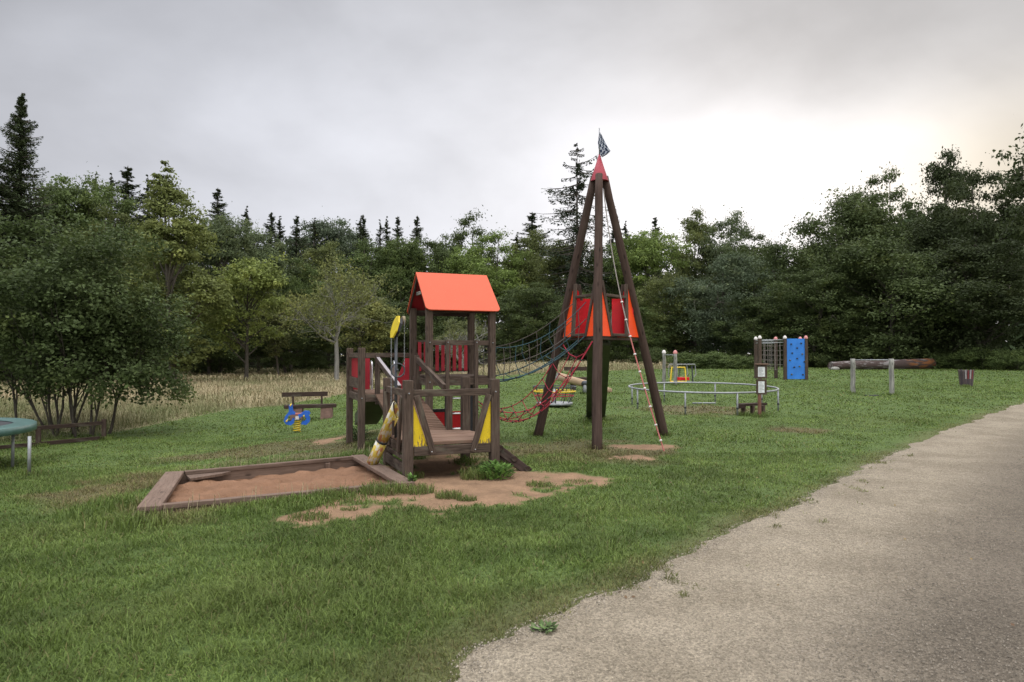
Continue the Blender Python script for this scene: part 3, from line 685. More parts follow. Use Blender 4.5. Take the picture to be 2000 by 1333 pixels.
for a0, a1, a2, a3 in ((-0.01, 0.30, 0.30, -0.01), (0.98, 1.19, 1.19, 0.75)):
    tri([W(a0, 4.36, 1.50), W(a1, 4.36, 1.50), W(a2, 4.36, 0.90), W(a3, 4.36, 0.90)], 'red_panel', RED)
mb = MB(); mb.prism([W(-0.05, 3.2, 1.50), W(-0.05, 4.3, 1.50), W(-0.05, 4.3, 1.17), W(-0.05, 3.2, 1.17)], e1 * 0.018); mb.build('red_panel', RED, tw)
# slide behind the upper platform
def slide(par, A, B, side, wdt, mat_in, name='slide'):      # A top centre, B bottom centre, side = unit across
    n_ = 14; pts = []
    for i in range(n_ + 1):
        t_ = i / n_; p = A.lerp(B, t_); p.z = A.z + (B.z - A.z) * (t_ if t_ < 0.85 else 0.85 + (t_ - 0.85) * (1 - (t_ - 0.85) * 3)) + 0.0
        p.z = A.z + (B.z - A.z) * (1 - (1 - t_) ** 1.25) if t_ > 0.02 else A.z; pts.append(p)
    mb = MB(); vs = []; prof = ((-.5, .20), (-.5, 0), (.5, 0), (.5, .20)); tk = 0.02
    outer = ((-.5 * wdt - tk, .20), (-.5 * wdt - tk, -.05), (.5 * wdt + tk, -.05), (.5 * wdt + tk, .20)); inner = ((.5 * wdt, .20), (.5 * wdt, 0), (-.5 * wdt, 0), (-.5 * wdt, .20))
    pr = outer + inner; m_ = len(pr)
    for p in pts:
        for x_, z_ in pr: vs.append(p + side * x_ + UP * z_)
    fs = [(i * m_ + k, i * m_ + (k + 1) % m_, (i + 1) * m_ + (k + 1) % m_, (i + 1) * m_ + k) for i in range(n_) for k in range(m_)]
    fs += [tuple(range(m_))[::-1], tuple(range(n_ * m_, n_ * m_ + m_))]
    mb.add(vs, fs, False); s1 = mb.build(name, mat_in, par)
    return s1
A_ = W(0.52, 4.45, 0.88); B_ = W(0.52, 6.05, 0.12); sl_ = slide(tw, A_, B_, e1, 0.42, SLIDEG)
for a in (0.33, 0.76):
    mb = MB(); c_ = W(a, 4.30, 1.36); pts = [W(a, 4.30, 0.90), W(a, 4.30, 1.36)] + arc(W(a, 4.38, 1.36), 0.08, math.pi, 0, 8, e2, UP)[1:] + [W(a, 4.46, 0.98)]
    mb.tube(pts, 0.017, 8); mb.build('grab_handle', STEEL, tw)
# tower posts / floor / roof
TA0, TA1, TB0, TB1 = 0.95, 2.07, 2.49, 3.62
for a in (TA0, TA1):
    for b in (TB0, TB1): post(a, b, gd(a, b), 2.42, 0.112)
for i in range(7):
    b0 = TB0 + 0.09 + i * 0.158; beam('floor_board', tw, W(TA0 + 0.06, b0, 1.19), W(TA1 - 0.06, b0, 1.19), 0.035, 0.15, WOOD, (0, 0, 1))
for b, q in ((TB0, -0.03), (TB1, 0.03)):
    beam('beam', tw, W(TA0 + 0.057, b, 1.11), W(TA1 - 0.057, b, 1.11), 0.06, 0.12, WOOD, e2)
    beam('beam', tw, W(TA0 + 0.057, b, 2.335), W(TA1 - 0.057, b, 2.335), 0.05, 0.10, WOOD_D, e2)
for a in (TA0, TA1):
    beam('beam', tw, W(a, TB0 + 0.057, 1.11), W(a, TB1 - 0.057, 1.11), 0.06, 0.12, WOOD, e1)
beam('rail', tw, W(TA0 + 0.057, TB0, 1.775), W(TA1 - 0.057, TB0, 1.775), 0.045, 0.085, WOOD, e2)
beam('rail', tw, W(TA0 + 0.057, TB1, 1.80), W(TA1 - 0.057, TB1, 1.80), 0.045, 0.07, WOOD, e2)
beam('rail', tw, W(TA0 + 0.057, TB1, 1.285), W(TA1 - 0.057, TB1, 1.285), 0.045, 0.06, WOOD, e2)
for i in range(9):
    a = TA0 + 0.115 + i * 0.111; mb = MB(); mb.box(W(a, TB1 - 0.035, 1.27), W(a, TB1 - 0.035, 1.80), 0.062, 0.018, e1); mb.build('picket', RED, tw)
for a in (1.255, 1.767): beam('entry_post', tw, W(a, TB0 - 0.058, gd(a, TB0)), W(a, TB0 - 0.058, 1.82), 0.062, 0.055, WOOD, e1)
for b in (TB0 + 0.35, TB0 + 0.8): pass
ld_ = [beam('ladder', tw, W(a, TB0 + 0.12, gd(a, TB0)), W(a, TB0 + 0.12, 1.05), 0.05, 0.035, BLACK, e1) for a in (1.285, 1.735)][1]
for z_, k in ((0.30, 0), (0.56, 1), (0.82, 2)):
    rod('rung', ld_, W(1.285, TB0 + 0.12, z_), W(1.735, TB0 + 0.12, z_), 0.017, 0.017, STEEL, 10)
for a in (): beam('ladder_side', tw, W(a, TB0 + 0.12, gd(a, TB0)), W(a, TB0 + 0.12, 1.05), 0.05, 0.035, BLACK, e1)
# red kick board low behind the tower
mb = MB(); mb.prism([W(1.0, TB1 + 0.10, 0.50), W(2.0, TB1 + 0.10, 0.50), W(2.0, TB1 + 0.10, 0.16), W(1.0, TB1 + 0.10, 0.16)], e2 * 0.02); mb.build('red_board', RED2, tw)
beam('board_trim', tw, W(1.0, TB1 + 0.11, 0.525), W(1.62, TB1 + 0.11, 0.525), 0.06, 0.045, BLACK, (0, 0, 1))
# roof: two rounded panels + gables
RA0, RA1, RZ, EZ, RB = 0.86, 2.18, 3.02, 2.325, 3.055
def roofpanel(sgn):
    hb = 0.725; eb = RB - sgn * hb; sv = (W(0, eb, EZ) - W(0, RB, RZ)); Ls = sv.length; sd = sv.normalized(); nrm = e1.cross(sd) * sgn
    if nrm.z < 0: nrm = -nrm
    wdt = RA1 - RA0; r_ = 0.085; pts = [(0, 0), (wdt, 0)]
    pts += [(wdt - r_ + r_ * math.cos(q), Ls - r_ + r_ * math.sin(q)) for q in np.linspace(0, math.pi / 2, 8)]
    pts += [(r_ - r_ * math.sin(q), Ls - r_ + r_ * math.cos(q)) for q in np.linspace(0, math.pi / 2, 8)]
    O_ = W(RA0, RB, RZ); mb = MB(); mb.prism([O_ + e1 * p + sd * (q + (0.002 if sgn < 0 else 0)) for p, q in pts], nrm * -0.02)
    M = Matrix.Translation(O_); return mb.build('roof_panel', ORANGE, tw, M), O_, sd, nrm
for s_ in (1, -1):
    o_, O_, sd, nrm = roofpanel(s_)
    mb = MB(); off = nrm * -0.022
    mb.prism([O_ + e1 * 0.02 + off + sd * 0.04, O_ + e1 * 1.30 + off + sd * 0.04, O_ + e1 * 1.30 + off + sd * 0.93, O_ + e1 * 0.02 + off + sd * 0.93], nrm * -0.008); mb.build('roof_lining', RED, tw)
    for a in (0.0, 1.27):
        p_ = O_ + e1 * (a + 0.03) - nrm * 0.055 + sd * 0.07; beam('rafter', tw, p_, p_ + sd * 0.86, 0.03, 0.045, WOOD_D, e1, 0.004)
tri([W(TA0 - 0.0, TB1 - 0.2, 2.40), W(TA0, RB, 2.92), W(TA0, TB0 + 0.2, 2.40)], 'gable_panel', RED2, 0.0) if False else None
mb = MB(); mb.prism([W(TA1 + 0.03, TB1 - 0.12, 2.42), W(TA1 + 0.03, RB, 2.91), W(TA1 + 0.03, TB0 + 0.12, 2.42)], e1 * 0.018); mb.build('gable_panel', RED2, tw)
beam('gable_beam', tw, W(TA0, TB0 + 0.30, 2.66), W(TA0, TB1 - 0.30, 2.66), 0.04, 0.06, WOOD_G, e1)
bt_ = MB()
for a, b, z_ in ((TA0, TB0, 1.775), (TA1, TB0, 1.775), (TA0, TB0, 1.11), (TA1, TB0, 1.11), (0, 0, 1.08), (L1_, 0, 1.08), (-0.07, 3.1, 0.83), (TA0, TB0, 2.335), (TA1, TB0, 2.335), (1.255, TB0 - 0.03, 1.78), (1.767, TB0 - 0.03, 1.78)):
    bt_ = MB(); bt_.ball(W(a, b - (0.064 if b else 0.066), z_), 0.012); bt_.build('bolt', GALV, tw)
# climbing plank at the right
for bb, k in ((0.0, 0), (0.55, 1)):
    beam('climb_stringer', tw, W(1.22, 0.28 + bb, 0.36), W(1.66, -0.10 + bb, -0.03), 0.05, 0.12, WOOD_D, e2, 0.008)
for t_ in (0.25, 0.6, 0.93):
    p = W(1.22, 0.28, 0.36).lerp(W(1.66, -0.10, -0.03), t_); rod('climb_log', tw, p - e2 * 0.06 + UP * 0.03, p + e2 * 0.62 + UP * 0.03, 0.04, 0.04, WOOD_D, 10)
# sand chute tube
ca, cb = Vector((-1.555, 9.15, 0.84)), Vector((-1.935, 9.50, 0.08))
mid = ca.lerp(cb, 0.57); dirv = (cb - ca).normalized()
def tube_open(p, q, r_, cut=0.0):
    M, l = frame(p, q); vs, fs = [], []; seg = 22
    for i, (rr, zz__) in enumerate(((r_, -l / 2), (r_, l / 2), (r_ * 0.9, l / 2), (r_ * 0.9, -l / 2))):
        for k in range(seg):
            a = 2 * math.pi * k / seg; dz = cut * math.cos(a - 0.6) if zz__ < 0 else 0
            vs.append(M @ Vector((rr * math.cos(a), rr * math.sin(a), zz__ + dz)))
    for i in range(4):
        for k in range(seg):
            a = i * seg + k; b = i * seg + (k + 1) % seg; c = ((i + 1) % 4) * seg + (k + 1) % seg; d__ = ((i + 1) % 4) * seg + k; fs.append((a, b, c, d__))
    return MB().add(vs, fs, True), M
mb, M = tube_open(ca, mid - dirv * 0.008, 0.078, 0.10); mb.build('chute_tube', TUBEP, tw, M)
mb, M = tube_open(mid + dirv * 0.008, cb, 0.08); mb.build('chute_tube', TUBEP, tw, M)
mb, M = tube_open(mid - dirv * 0.014, mid + dirv * 0.014, 0.084); mb.build('chute_band', BLACK, tw, M)
beam('chute_support', tw, Vector((-1.93, 9.58, -0.2)), Vector((-1.93, 9.58, 0.06)), 0.05, 0.04, WOOD)
beam('chute_support', tw, W(-0.10, 0.42, 0.50), W(-0.10, 0.42, 0.98), 0.03, 0.04, WOOD_D)
# pulley crane: pole, disc, chain, ring
pb = W(-0.02, 0.62, 0.44); rod('crane_pole', tw, pb, W(-0.02, 0.62, 1.82), 0.021, 0.021, DARKM, 10)
dc = W(-0.03, 0.60, 1.955); dn = Vector((-0.93, -0.42, 0.10)).normalized(); dx_ = dn.cross(UP).normalized(); dyv = dn.cross(dx_)
def octo(c, r_, n_, th, mat, nm, stretch=1.0):
    x_ = n_.cross(UP).normalized(); y_ = x_.cross(n_); pts = []
    for k in range(8):
        a = math.pi / 8 + k * math.pi / 4; pts.append(c + x_ * r_ * math.cos(a) + y_ * r_ * math.sin(a) * stretch)
    MB().prism(pts, n_ * th).build(nm, mat, tw)
dn2 = Vector((-0.62, -0.78, 0.12)).normalized()
dnv = Vector((-0.88, -0.42, 0.28)).normalized()
octo(dc, 0.15, dnv, 0.02, YELLOW2, 'crane_disc', 1.12)
octo(dc - dnv * 0.045, 0.13, dnv, 0.04, BLACK, 'crane_drum', 1.1)
pc = W(0.09, 0.66, 2.05)
rod('crane_pulley', tw, pc - e1 * 0.018, pc + e1 * 0.018, 0.062, 0.062, m_plain('pulley_wood', (0.22, 0.17, 0.1), 0.7), 18)
beam('crane_arm', tw, dc - dnv * 0.05, pc, 0.03, 0.03, DARKM)
def chain(p, q, nm='chain', step=0.022):
    mb = MB(); l = (q - p).length; n_ = int(l / step); dr_ = (q - p).normalized()
    s1_ = dr_.cross(e1).normalized(); s2_ = dr_.cross(s1_).normalized()
    for i in range(n_):
        c_ = p + dr_ * (i + .5) * step; sv = s1_ if i % 2 else s2_
        pts = [c_ + sv * 0.006 * math.cos(t_) + dr_ * 0.014 * math.sin(t_) for t_ in np.linspace(0, 2 * math.pi, 9)[:-1]]
        mb.tube(pts, 0.0028, 4, True)
    return mb.build(nm, GALV, tw)
chain(pc + e1 * 0.0 - e2 * 0.062, W(0.09, 0.60, 1.30)); chain(dc - UP * 0.15 + e1 * -0.06, W(-0.09, 0.60, 0.62))
rc = W(-0.01, 0.55, 1.365); mb = MB(); mb.tube(arc(rc, 0.092, 0, 2 * math.pi, 28, e1, UP)[:-1], 0.010, 8, True); mb.build('steering_ring', DARKM, tw)
mb = MB(); mb.ball(rc + e2 * 0.03, 0.02); mb.build('ring_hub', DARKM, tw)

# ------------------------------------------------------------------ tripod with pod
O2 = Vector((1.63, 12.67, 0))
LEGB = [Vector((1.41, 11.40, 0)), Vector((0.505, 13.30, 0)), Vector((2.965, 13.32, 0))]
for p in LEGB: p.z = g1(p.x, p.y)
tp = thing('tripod_tower', 'tall tripod of three brown poles with red cone top carrying a red pod', 'tripod', (O2.x, O2.y, g1(O2.x, O2.y)))
TOPZ = 4.90
def legp(i, z): 
    b = LEGB[i]; t_ = Vector((O2.x + (b.x - O2.x) * 0.075, O2.y + (b.y - O2.y) * 0.075, TOPZ)); return b.lerp(t_, (z - b.z) / (TOPZ - b.z))
for i in range(3): rod('leg', tp, legp(i, -0.25), legp(i, TOPZ), 0.09, 0.072, WOOD_LEG, 16, 0.006, cuts=12)
mb = MB(); cz = 4.80; mb.lathe((O2.x, O2.y, cz), [(0.168, 0.0), (0.16, 0.03), (0.012, 0.50), (0.0, 0.50)], 28); mb.lathe((O2.x, O2.y, cz), [(0.168, 0.0), (0.0, 0.02)], 28); mb.build('cone_top', PINKRED, tp)
fl_t = Vector((O2.x, O2.y, 5.80)); fp_ = rod('flag_pole', tp, Vector((O2.x, O2.y, 5.28)), fl_t, 0.012, 0.010, GALV, 8)
# drooping flag with folds
nu, nv = 14, 22; vs, fs, uvs = [], [], []
for j in range(nv + 1):
    t_ = j / nv
    wd_ = 0.012 + 0.26 * (t_ ** 0.8) * (1 - max(0, t_ - 0.74) / 0.26 * 0.92)
    for i in range(nu + 1):
        s_ = i / nu; x_ = -0.035 * math.sin(math.pi * min(1, t_ * 1.15)) + wd_ * s_; z_ = 5.72 - 0.44 * t_ - 0.035 * s_
        y_ = 0.035 * math.sin(s_ * 11 + t_ * 2.0) * (0.3 + t_) ; vs.append((O2.x + 0.008 + x_, O2.y - 0.02 + y_, z_)); uvs.append((s_ * 6 + 0.6 * t_, t_ * 8))
for j in range(nv):
    for i in range(nu):
        a = j * (nu + 1) + i; fs.append((a, a + 1, a + nu + 2, a + nu + 1))
me = bpy.data.meshes.new('flag'); me.from_pydata([(x - O2.x, y - O2.y, z - 5) for x, y, z in vs], [], fs); uvl = me.uv_layers.new()
for lp_ in me.loops: uvl.data[lp_.index].uv = uvs[lp_.vertex_index]
for p in me.polygons: p.use_smooth = True
fo = link('flag', me, CHECK, fp_, Matrix.Translation((O2.x, O2.y, 5))); fo['label'] = 'dark and white chequered drooping flag'
# pod
PZ0, PZ1 = 1.90, 2.85
RV = [0.76, 0.76, 0.88]; Vb = []; Vt = []
for i in range(3):
    dd = Vector((LEGB[i].x - O2.x, LEGB[i].y - O2.y, 0)).normalized(); Vb.append(Vector((O2.x, O2.y, 0)) + dd * RV[i]); Vt.append(Vector((O2.x, O2.y, 0)) + dd * (RV[i] - 0.22))
fl_pts = [Vector((p.x, p.y, PZ0 - 0.02)) for p in Vb]
mb = MB(); mb.prism(fl_pts if True else [], (0, 0, -0.04)); mb.build('pod_floor', WOOD_D, tp)
for i in range(3):
    for j in ((i + 1) % 3, (i + 2) % 3):
        b0 = Vb[i].copy(); b0.z = PZ0; wv = Vb[i].lerp(Vb[j], 0.31); wv.z = PZ0; t0 = Vt[i].lerp(Vt[j], 0.02); t0.z = PZ1
        t1 = Vt[i].lerp(Vt[j], 0.10); t1.z = PZ1 + 0.02
        cen = (b0 + wv + t0) / 3; nrm = (wv - b0).cross(t0 - b0).normalized()
        if nrm.dot(cen - Vector((O2.x, O2.y, cen.z))) < 0: nrm = -nrm
        MB().prism([b0, wv, t1 - UP * 0.1, t0], nrm * 0.012).build('pod_panel', LITRED, tp)
        MB().prism([b0 - nrm * 0.004, wv - nrm * 0.004, t1 - UP * 0.1 - nrm * 0.004, t0 - nrm * 0.004], nrm * -0.010).build('pod_inner_shade', RED2, tp)  # inner sheet in darker red: dimmer light inside the pod put into colour
        beam('pod_post', tp, wv + nrm * 0.0 + UP * 0.0, t1 + nrm * 0.0 + UP * 0.03, 0.05, 0.075, WOOD, nrm, 0.006)
    j = (i + 1) % 3
    p_, q_ = Vb[i].lerp(Vb[j], 0.31), Vb[i].lerp(Vb[j], 0.69); p_.z = q_.z = PZ0 + 0.0
    beam('pod_beam', tp, p_ + UP * 0.03, q_ + UP * 0.03, 0.05, 0.09, WOOD, UP)
    if i != 1:
        p2, q2 = Vt[i].lerp(Vt[j], 0.16), Vt[i].lerp(Vt[j], 0.84); p2.z = q2.z = 2.65; beam('pod_rail', tp, p2, q2, 0.05, 0.08, WOOD, UP)
# inner red infill boards seen through the openings (rear corners)
for i, j in ((1, 2), (2, 1)):
    a_, b_ = Vb[i].lerp(Vb[j], 0.27), Vb[i].lerp(Vb[j], 0.55 if i == 1 else 0.45); a_.z = b_.z = PZ0 + 0.05; n_ = Vector((0, -1, 0))
    lim = 0.40
    a_, b_ = Vb[i].lerp(Vb[j], 0.08), Vb[i].lerp(Vb[j], 0.36); a_.z = b_.z = PZ0 + 0.05
    a_ += Vector((0, -0.10, 0)); b_ += Vector((0, -0.10, 0)); MB().prism([a_, b_, b_ + UP * 0.68, a_ + UP * 0.68], (0, 0.015, 0)).build('pod_board', RED2, tp)
for i, x_ in ((0, 1.42), (1, 1.92)):
    c_ = Vector((x_, 12.98, 2.2)); mb = MB(); mb.tube([c_ - UP * 0.25, c_ + UP * 0.1] + arc(c_ + UP * 0.1 + Vector((0, 0.07, 0)), 0.07, math.pi, 0, 6, (0, 1, 0), (0, 0, 1))[1:] + [c_ + Vector((0, 0.14, -0.2))], 0.018, 8); mb.build('grab_handle', STEEL, tp)
slide(tp, Vector((1.66, 13.05, 1.80)), Vector((1.99, 16.3, 0.10)), Vector((1, -0.05, 0)).normalized(), 0.40, SLIDEG)
MB().box(Vector((1.99, 16.25, -0.05)), Vector((1.99, 16.25, 0.12)), 0.42, 0.3).build('slide_foot', SLIDEG, tp)

# ------------------------------------------------------------------ nets
B_t = W(TA1 + 0.06, TB0, 0); D_t = W(TA1 + 0.06, TB1, 0)
Wn = Vb[0].lerp(Vb[1], 0.31); Wf = Vb[0].lerp(Vb[1], 0.69)
def sag(p, q, s_, n_=22): return [p.lerp(q, i / n_) - UP * s_ * 4 * (i / n_) * (1 - i / n_) for i in range(n_ + 1)]
nb = thing('rope_bridge', 'sagging teal and brown rope net bridge between orange roofed tower and red pod', 'rope bridge', (B_t.x, B_t.y, 1.13))
def setz(p, z): return Vector((p.x, p.y, z))
side = {}
for nm, p, q in (('near', B_t, Wn), ('far', D_t, Wf)):
    rows = []
    for r_i, (z0, z1, sg) in enumerate(((1.70, 2.52, 0.24), (1.42, 2.22, 0.22), (1.13, 1.93, 0.20))):
        pts = sag(setz(p, z0), setz(q, z1), sg); rows.append(pts)
        MB().tube(pts, 0.011 if r_i == 2 else 0.0075, 6).build('net_rope', TEAL if r_i in (2,) or nm == 'near' and r_i == 0 else BROPE, nb)
    side[nm] = rows
    for k in range(2, 21, 3):
        pts = [rows[0][k], rows[1][k] + Vector((0.02 * (-1) ** k, 0, 0)), rows[2][min(21, k + (1 if k % 2 else 0))]]
        MB().tube(pts, 0.007, 5).build('cross_rope', TEAL if k % 2 else BROPE, nb)
        mb = MB(); mb.ball(rows[1][k], 0.017); mb.ball(rows[2][k], 0.02); mb.build('knot', BLACK, nb)
a_r, b_r = side['near'][2], side['far'][2]
for k in range(1, 22, 3):
    MB().tube(sag(a_r[k], b_r[k], 0.07, 8), 0.007, 5).build('floor_rope', BROPE if k % 4 == 1 else TEAL, nb)
for f_ in (0.5,): MB().tube([a_r[k].lerp(b_r[k], f_) - UP * 0.07 for k in range(23)], 0.012, 5).build('floor_rope', TEAL, nb)
rn = thing('red_rope_net', 'red climbing net hanging low from the tower up to the tripod legs', 'rope net', (B_t.x, B_t.y, 0.6))
n0, n1_ = setz(B_t, 0.62), legp(0, 1.80) + Vector((-0.09, 0, 0)); f0, f1 = setz(D_t, 0.74), legp(1, 1.77) + Vector((0.09, 0, 0))
grid = []
for r_i in range(5):
    t_ = r_i / 4; p = n0.lerp(f0, t_); q = n1_.lerp(f1, t_) - UP * 0.30 * 4 * t_ * (1 - t_) * 0.9
    if 0 < t_ < 1: p = p - UP * 0.08
    pts = sag(p, q, 0.46 + 0.14 * t_ + 0.10 * math.sin(math.pi * t_), 26); grid.append(pts)
    MB().tube(pts, 0.010 if r_i in (0, 4) else 0.008, 6).build('net_rope', REDROPE, rn)
kn = MB()
for k in range(2, 26, 3):
    MB().tube([grid[r_i][k] for r_i in range(5)], 0.008, 5).build('cross_rope', REDROPE, rn)
    for r_i in range(5): kn.ball(grid[r_i][k], 0.019)
kn.build('knots', BLACK, rn)
MB().tube([grid[r_i][26] for r_i in range(5)], 0.013, 6).build('net_rope', REDROPE, rn)
cr = thing('climbing_rope', 'slanting climbing rope with white knots from tripod top to the lawn', 'climbing rope', at(1297, 881))
c0 = Vector((O2.x + 0.06, O2.y - 0.12, 4.62)); c1 = at(1297, 882)
def rpt(t_): 
    p = c0.lerp(c1, t_); p -= UP * 0.30 * 4 * t_ * (1 - t_) * (1 - t_) ; p.x -= 0.10 * 4 * t_ * (1 - t_); return p
MB().tube([rpt(i / 40) for i in range(0, 23)], 0.010, 6).build('upper_rope', GREYROPE, cr)
MB().tube([rpt(i / 40) for i in range(22, 41)], 0.012, 6).build('lower_rope', PINKROPE, cr)
def proj_v(p):
    z_ = p.y * math.cos(PITCH) + (p.z - CAMH) * math.sin(PITCH); y_ = -p.y * math.sin(PITCH) + (p.z - CAMH) * math.cos(PITCH); return 666.5 - F * y_ / z_
for vv in (591, 625, 658, 693, 726, 759, 795, 830, 861):
    t_ = min((i / 400 for i in range(400)), key=lambda q: abs(proj_v(rpt(q)) - vv)); p = rpt(t_)
    mb = MB(); dv = (rpt(t_ + .01) - rpt(t_ - .01)).normalized(); mb.tube([p - dv * 0.014, p - dv * 0.012, p + dv * 0.012, p + dv * 0.014], [0.016, 0.024, 0.024, 0.016], 10); mb.build('knot', WHITE, cr)

# ------------------------------------------------------------------ far equipment
def basis(yaw): return Vector((math.cos(yaw), math.sin(yaw), 0)), Vector((-math.sin(yaw), math.cos(yaw), 0))
# left bench
def bench(u, v, yaw, label, L_=1.55, h=0.42, mt=WOOD_D):
    p = at(u, v); x_, y_ = basis(yaw); b = thing('park_bench', label, 'bench', p)
    q = lambda a, c, z: p + x_ * a + y_ * c + UP * z
    beam('seat', b, q(-L_ / 2, 0, h), q(L_ / 2, 0, h), 0.105, 0.34, mt, (0, 0, 1), 0.012)
    beam('backrest', b, q(-L_ / 2 - 0.05, 0.24, h + 0.36), q(L_ / 2 - 0.22, 0.24, h + 0.36), 0.14, 0.05, mt, (0, 0, 1), 0.01)
    for a in (-L_ * 0.32, L_ * 0.24): beam('back_post', b, q(a, 0.22, -0.05), q(a, 0.24, h + 0.40), 0.06, 0.045, mt)
    return b, q
b, q = bench(606, 820, R(22), 'brown wooden bench with backrest on stone blocks, behind the blue spring rider')
for a in (-0.42, 0.47):
    mb = MB(); rr = random.Random(int(a * 100)); mb.prism([q(a + x * (1 + rr.uniform(-.1, .1)), y, -0.08) for x, y in ((-.19, -.14), (.16, -.17), (.23, 0.1), (-.15, .16))], (0.01, 0.01, 0.455)); mb.build('stone_foot', STONE, b)
b, q = bench(1140, 762, R(5), 'far brown bench on the meadow edge behind the log seesaw', 1.3, 0.42)
for a in (-0.4, 0.4): beam('leg', b, q(a, 0, -0.08), q(a, 0, 0.38), 0.1, 0.25, WOOD_D)
# spring rider
p = at(580, 845); s_r = thing('spring_rider', 'blue horse shaped spring rider on a yellow coil spring', 'spring rider', p)
x_, y_ = basis(R(15)); q = lambda a, c, z: p + x_ * a + y_ * c + UP * z
mb = MB(); mb.tube([q(0.085 * math.cos(t_), 0.085 * math.sin(t_), 0.02 + 0.3 * t_ / 34.5) for t_ in np.linspace(0, 34.5, 130)], 0.013, 6); mb.build('spring', YELM, s_r)
rod('spring_plate', s_r, q(0, 0, 0.32), q(0, 0, 0.34), 0.11, 0.11, GALV, 16)
outl = [(-0.30, 0.30), (-0.20, 0.24), (-0.12, 0.32), (-0.10, 0.44), (0.0, 0.46), (0.10, 0.44), (0.10, 0.30), (0.16, 0.23), (0.27, 0.24), (0.30, 0.33), (0.26, 0.40), (0.31, 0.44), (0.30, 0.52), (0.20, 0.53), (0.15, 0.48), (0.05, 0.50), (-0.08, 0.50), (-0.10, 0.62), (-0.12, 0.76), (-0.20, 0.76), (-0.21, 0.62), (-0.24, 0.47), (-0.31, 0.42)]
o1 = [(-0.33, 0.33), (-0.27, 0.24), (-0.15, 0.21), (-0.07, 0.27), (-0.06, 0.38), (-0.11, 0.40), (-0.14, 0.32), (-0.21, 0.30), (-0.25, 0.36), (-0.22, 0.47), (-0.12, 0.50), (-0.04, 0.50), (-0.04, 0.54), (-0.10, 0.58), (-0.12, 0.76), (-0.20, 0.76), (-0.20, 0.58), (-0.29, 0.46)]
o2 = [(0.04, 0.50), (0.02, 0.42), (0.08, 0.40), (0.12, 0.44), (0.20, 0.44), (0.24, 0.38), (0.21, 0.31), (0.13, 0.30), (0.11, 0.23), (0.24, 0.21), (0.33, 0.30), (0.33, 0.40), (0.29, 0.47), (0.34, 0.50), (0.31, 0.57), (0.20, 0.58), (0.14, 0.54)]
for c in (-0.13, 0.11):
    for oo in (o1, o2): MB().prism([q(a * 0.95, c, z * 0.93) for a, z in oo], y_ * 0.02).build('side_panel', BLUE2, s_r)
MB().prism([q(-0.14, -0.11, 0.45), q(0.14, -0.11, 0.45), q(0.14, 0.11, 0.45), q(-0.14, 0.11, 0.45)], UP * 0.035).build('seat', m_plain('rider_seat', (0.35, 0.10, 0.08), 0.5), s_r)
for a, z, l in ((-0.15, 0.70, 0.22), (-0.24, 0.31, 0.22), (0.17, 0.43, 0.2)): rod('handle_bar', s_r, q(a, -l, z), q(a, l, z), 0.02, 0.02, YELM, 8)
MB().prism([q(-0.03, -0.135, 0.34), q(0.05, -0.135, 0.34), q(0.05, -0.135, 0.42), q(-0.03, -0.135, 0.42)], y_ * -0.006).build('badge', WHITE, s_r)
# low rail fence left
f1_, f2_, f3_ = at(203, 860), at(75, 873), at(-60, 885)
fn = thing('rail_fence', 'low dark brown two rail fence under the hazel bush', 'fence', f1_)
for p in (f1_, f2_, f3_): beam('fence_post', fn, p - UP * 0.1, p + UP * (0.50 if p is f1_ else 0.40), 0.09, 0.09, WOOD_D)
for z in (0.06, 0.41): 
    beam('fence_rail', fn, f1_ + UP * z, f2_ + UP * z, 0.05, 0.085, WOOD_D); beam('fence_rail', fn, f2_ + UP * z, f3_ + UP * z, 0.045, 0.075, WOOD_D)
# trampoline left
tc_ = Vector((-9.62, 10.9, 0)); tc_.z = g1(tc_.x, tc_.y); tr = thing('trampoline', 'round trampoline with green padded rim on steel legs at the left edge', 'trampoline', tc_)
tz = 0.42 - tc_.z; c3 = (tc_.x, tc_.y, tc_.z + tz)
MB().lathe(c3, [(1.36, -0.02), (1.38, 0.008), (1.66, 0.0), (1.685, -0.012), (1.69, -0.12), (1.675, -0.125), (1.66, -0.03), (1.38, -0.03), (1.36, -0.02)], 44).build('rim_pad', PADG, tr)
MB().lathe(c3, [(1.40, -0.03), (0.0, -0.05)], 36).build('jumping_mat', BLACK, tr)
for u, v in ((57, 930), (25, 912)):
    g_ = at(u, v); rod('leg', tr, g_ - UP * 0.03, Vector((g_.x, g_.y, c3[2] - 0.08)), 0.024, 0.024, GALV, 10)
for k in range(4):
    a = R(80 + 50 * k); x, y = tc_.x + 1.55 * math.cos(a), tc_.y + 1.55 * math.sin(a); rod('leg', tr, Vector((x, y, g1(x, y) - 0.03)), Vector((x, y, c3[2] - 0.08)), 0.024, 0.024, GALV, 10)
